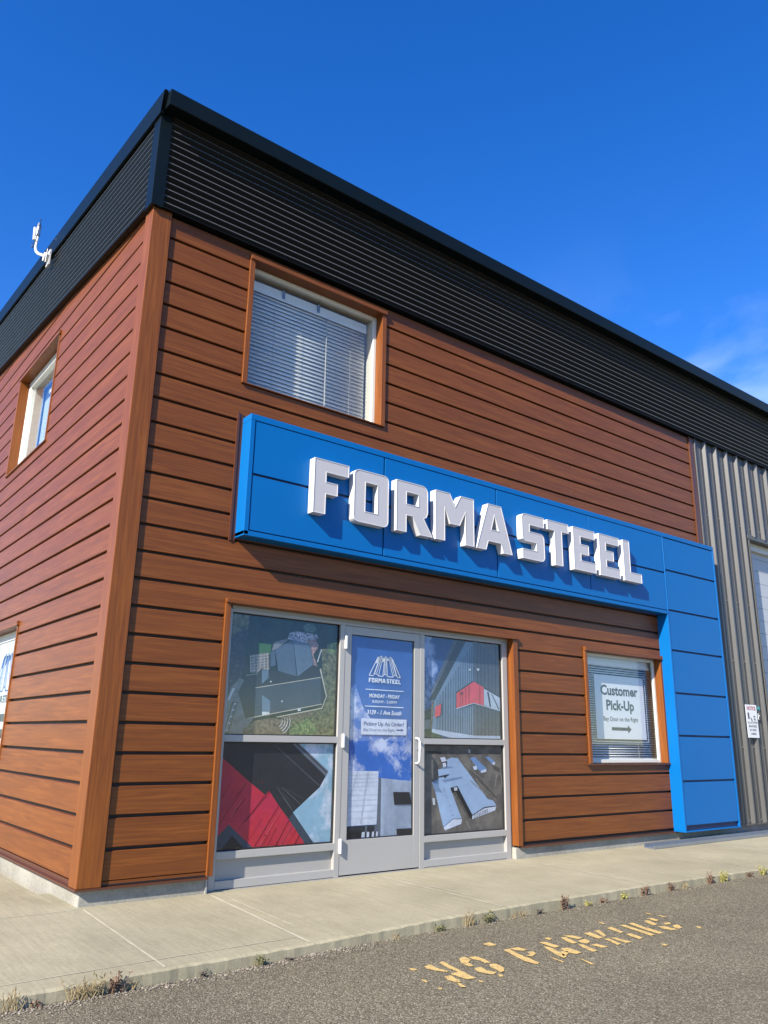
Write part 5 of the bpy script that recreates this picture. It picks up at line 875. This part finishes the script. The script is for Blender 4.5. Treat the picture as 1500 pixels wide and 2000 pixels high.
# ================================================================ antenna on the rake
an = empty('roof_antenna', (-.5, 15.4, 30.5), 'white panel antenna on a bent white mast clamped to the roof edge', 'antenna')
X = -.62
mb = MB(); mb.tube([(X, 15.3, 30.45), (X, 16.6, 31.2), (X, 17.9, 32.0), (X, 18.7, 32.6), (X, 19.1, 33.1), (X, 19.12, 33.7), (X, 19.1, 34.2)], .105, 12); mb.build('mast', M['antw'], an, smooth=True)
mb = MB(); mb.tube([(X - .16, 15.35, 30.4), (X + .2, 15.35, 30.4)], [.30, .30], 14); mb.box(X + .1, X + .2, 15.0, 15.6, 29.8, 30.9); mb.tube([(X - .06, 15.1, 29.9), (X - .06, 14.95, 30.8)], .035, 6); mb.build('mount_bracket', M['antw'], an)
mb = MB(); mb.tube([(X, 19.1, 34.1), (X, 19.06, 34.75)], .16, 12); mb.tube([(X, 19.05, 34.75), (X, 19.1, 35.1)], [.17, .1], 12); mb.build('clamp', M['galv'], an)
mb = MB(); n = 0
v = [(X - .17, 19.75, 34.0), (X + .17, 19.75, 34.0), (X + .17, 20.05, 35.2), (X - .17, 20.05, 35.2)]
d = Vector((0, -.15, .04)); mb.v += v + [tuple(Vector(p) + d) for p in v]; mb.f += [(0, 1, 2, 3), (7, 6, 5, 4), (0, 4, 5, 1), (1, 5, 6, 2), (2, 6, 7, 3), (3, 7, 4, 0)]; mb.m += [0] * 6
mb.build('panel', M['antw'], an, bevel=.04)
mb = MB(); mb.tube([(X - .1, 19.9, 33.9), (X - .1, 19.9, 33.5), (X - .1, 19.5, 33.3), (X - .1, 18.9, 33.7), (X - .1, 18.75, 34.2), (X - .1, 18.3, 34.6), (X - .1, 18.2, 34.9), (X - .1, 18.6, 35.1)], .028, 6); mb.build('cable', M['cable'], an, smooth=True)

for ob in list(an.children):      # slim the whole unit down a little about its clamp
    ob.scale = (.86, .86, .86)

# ================================================================ weeds along the kerb
def leafmat(name, c1, c2):
    m_, ns, ls, b = mat(name); c = coords(ns, ls); nz = N(ns, 'ShaderNodeTexNoise', Scale=60.0, Detail=2.0); ls.new(c, nz.inputs['Vector'])
    mx = N(ns, 'ShaderNodeMix', data_type='RGBA'); mx.inputs['A'].default_value = (*c1, 1); mx.inputs['B'].default_value = (*c2, 1); ls.new(nz.outputs['Fac'], mx.inputs['Factor']); ls.new(mx.outputs['Result'], b.inputs['Base Color']); b.inputs['Roughness'].default_value = .75
    return m_
LM = {'dry': leafmat('dry_straw', (.17, .125, .06), (.34, .26, .13)), 'green': leafmat('dull_green_leaf', (.07, .08, .03), (.18, .165, .07)), 'red': leafmat('reddish_brown_weed', (.09, .045, .03), (.21, .13, .08)), 'yellow': leafmat('yellow_green_weed', (.17, .17, .035), (.36, .32, .09)), 'darkleaf': leafmat('withered_dark_weed', (.05, .045, .04), (.12, .10, .08))}
spec = [('dry', 1.0, 'big straw-brown grass tuft'), ('dry', .9, 'dry grass tuft'), ('dry', .8, 'dry grass tuft'), ('dry', 1.1, 'dry grass tuft'), ('red', .95, 'thin reddish weed'), ('red', .3, 'low reddish sprig'), ('darkleaf', .35, 'small withered sprig'), ('green', .62, 'bushy dull green weed'), ('dry', .28, 'pale low sprig'),
        ('green', .55, 'dull green weed'), ('dry', 1.0, 'tall dry stalks'), ('green', .8, 'round straw-green weed'), ('dry', .35, 'low straw tuft'), ('dry', .45, 'low straw tuft'), ('darkleaf', .4, 'grey-green sprig'), ('red', 1.05, 'tall reddish-brown weed'), ('yellow', .32, 'low yellow-green weed'), ('red', .35, 'small pinkish sprig'), ('yellow', .5, 'bright yellow-green weed'), ('red', .75, 'reddish-brown bushy weed'),
        ('red', .65, 'brown weed'), ('dry', .6, 'straw weed'), ('red', 1.0, 'tall thin brown weed'), ('yellow', 1.1, 'tall bright yellow weed'), ('red', .55, 'small dark weed'), ('yellow', .8, 'yellow-brown weed'), ('darkleaf', .15, 'tiny dark sprig'), ('dry', .4, 'low dry tuft')]
place = ['at the left end of the kerb', 'on the kerb left of the reddish weed, leftmost of three', 'middle one of the three left of the reddish weed', 'right one of the three left of the reddish weed', 'against the kerb below the first pavement joint', 'just right of the big tuft at the left end', 'alone on the kerb below the building corner', 'on the kerb below the door glass', 'above the N of NO', 'above the first worn letter', 'left of the round straw-green weed', 'above the O of NO', 'first right of the round weed', 'second right of the round weed', 'just left of the tall reddish-brown weed', 'above the P of PARKING', 'right of the tall reddish-brown weed above the lettering', 'between two yellow-green weeds', 'above the K of PARKING', 'above the N of PARKING', 'above the G of PARKING', 'just right of the lettering by the kerb', 'left beside the tall yellow weed', 'beside the steel channel end across the pavement', 'second from the right picture edge', 'at the right picture edge', 'by the crack in the kerb', 'among the loose gravel by the left kerb']
for i, ((x, z_), (kind, h, nm), pl) in enumerate(zip(WEEDS, spec, place)):
    rg = random.Random(50 + i); z0 = zroad(x) - .02; y0 = -7.50
    mb = MB(); ns_ = int(6 + h * 10); grass = kind == 'dry'
    H = h * .45
    for s_ in range(ns_):
        a = rg.uniform(0, 6.28); ln = H * rg.uniform(.45, 1.1); lean = rg.uniform(.12, .75) if not (nm.startswith('tall') or nm.startswith('thin')) else rg.uniform(.04, .35)
        bx_, by_ = x + rg.uniform(-.10, .10) * (1 + h), y0 + rg.uniform(-.05, .05)
        dx, dy = math.cos(a) * lean * ln, math.sin(a) * lean * ln - .02
        p = [(bx_, by_, z0), (bx_ + dx * .3, by_ + dy * .3, z0 + ln * .5), (bx_ + dx * .7, by_ + dy * .7, z0 + ln * .85), (bx_ + dx * 1.1, by_ + dy * 1.1, z0 + ln * (1.0 if not grass else .95))]
        mb.tube(p, [.010, .009, .006, .002], 4)
        if grass:
            for _ in range(2):
                q = Vector(p[rg.choice((1, 2))]); e_ = q + Vector((rg.uniform(-.12, .12), rg.uniform(-.08, .08), rg.uniform(.02, .16))); w = .012
                mb.poly([tuple(q), tuple((q + e_) / 2 + Vector((w, 0, 0))), tuple(e_), tuple((q + e_) / 2 - Vector((w, 0, 0)))])
        else:
            for _ in range(int(7 + 7 * h)):
                t = rg.uniform(.15, 1); j = min(int(t * 3), 2); q = Vector(p[j]).lerp(Vector(p[j + 1]), t * 3 - j)
                l_ = rg.uniform(.03, .085); u = Vector((rg.uniform(-1, 1), rg.uniform(-1, 1), rg.uniform(-.3, .8))).normalized(); v_ = u.cross(Vector((rg.uniform(-1, 1), rg.uniform(-1, 1), 1))).normalized() * l_ * .32
                mb.poly([tuple(q), tuple(q + u * l_ * .5 + v_), tuple(q + u * l_), tuple(q + u * l_ * .5 - v_)])
    o = mb.build('weed', LM[kind]); tag(o, nm + ' ' + pl, 'weed', 'weeds growing along the kerb')

# loose gravel along the kerb foot: countless
mb = MB(); rg = random.Random(9)
for i in range(1900):
    x = rg.uniform(-5, 34) if i > 900 else rg.uniform(-4.5, 6); y = -7.44 - abs(rg.gauss(0, .22)) - .02; r_ = rg.uniform(.010, .036) * (1.15 if i < 900 else .8); zc = zroad(x) + r_ * .35
    n = len(mb.v); a0 = rg.uniform(0, 6); sx, sy, sz = r_ * rg.uniform(.8, 1.3), r_ * rg.uniform(.7, 1.1), r_ * rg.uniform(.6, .9)
    pts = [(0, 0, 1), (1, 0, .1), (.3, .95, -.1), (-.8, .6, .15), (-.8, -.6, -.1), (.3, -.95, .1), (0, 0, -1)]
    for p in pts: mb.v.append((x + (p[0] * math.cos(a0) - p[1] * math.sin(a0)) * sx, y + (p[0] * math.sin(a0) + p[1] * math.cos(a0)) * sy, zc + p[2] * sz))
    for k in range(5):
        q = 1 + (k + 1) % 5; mb.f.append((n, n + 1 + k, n + q)); mb.m.append(0); mb.f.append((n + 6, n + q, n + 1 + k)); mb.m.append(0)
m_, ns, ls, b = mat('loose_gravel_stone'); c = coords(ns, ls); vo = N(ns, 'ShaderNodeTexVoronoi', Scale=70.0); ls.new(c, vo.inputs['Vector'])
rp = N(ns, 'ShaderNodeValToRGB'); rp.color_ramp.elements[0].color = (.05, .042, .034, 1); rp.color_ramp.elements[1].color = (.26, .225, .175, 1); sp_ = N(ns, 'ShaderNodeSeparateColor'); ls.new(vo.outputs['Color'], sp_.inputs[0]); ls.new(sp_.outputs[0], rp.inputs[0]); ls.new(rp.outputs[0], b.inputs['Base Color']); b.inputs['Roughness'].default_value = .9
o = mb.build('gravel', m_); tag(o, 'loose gravel gathered along the foot of the kerb', 'gravel', kind='stuff')
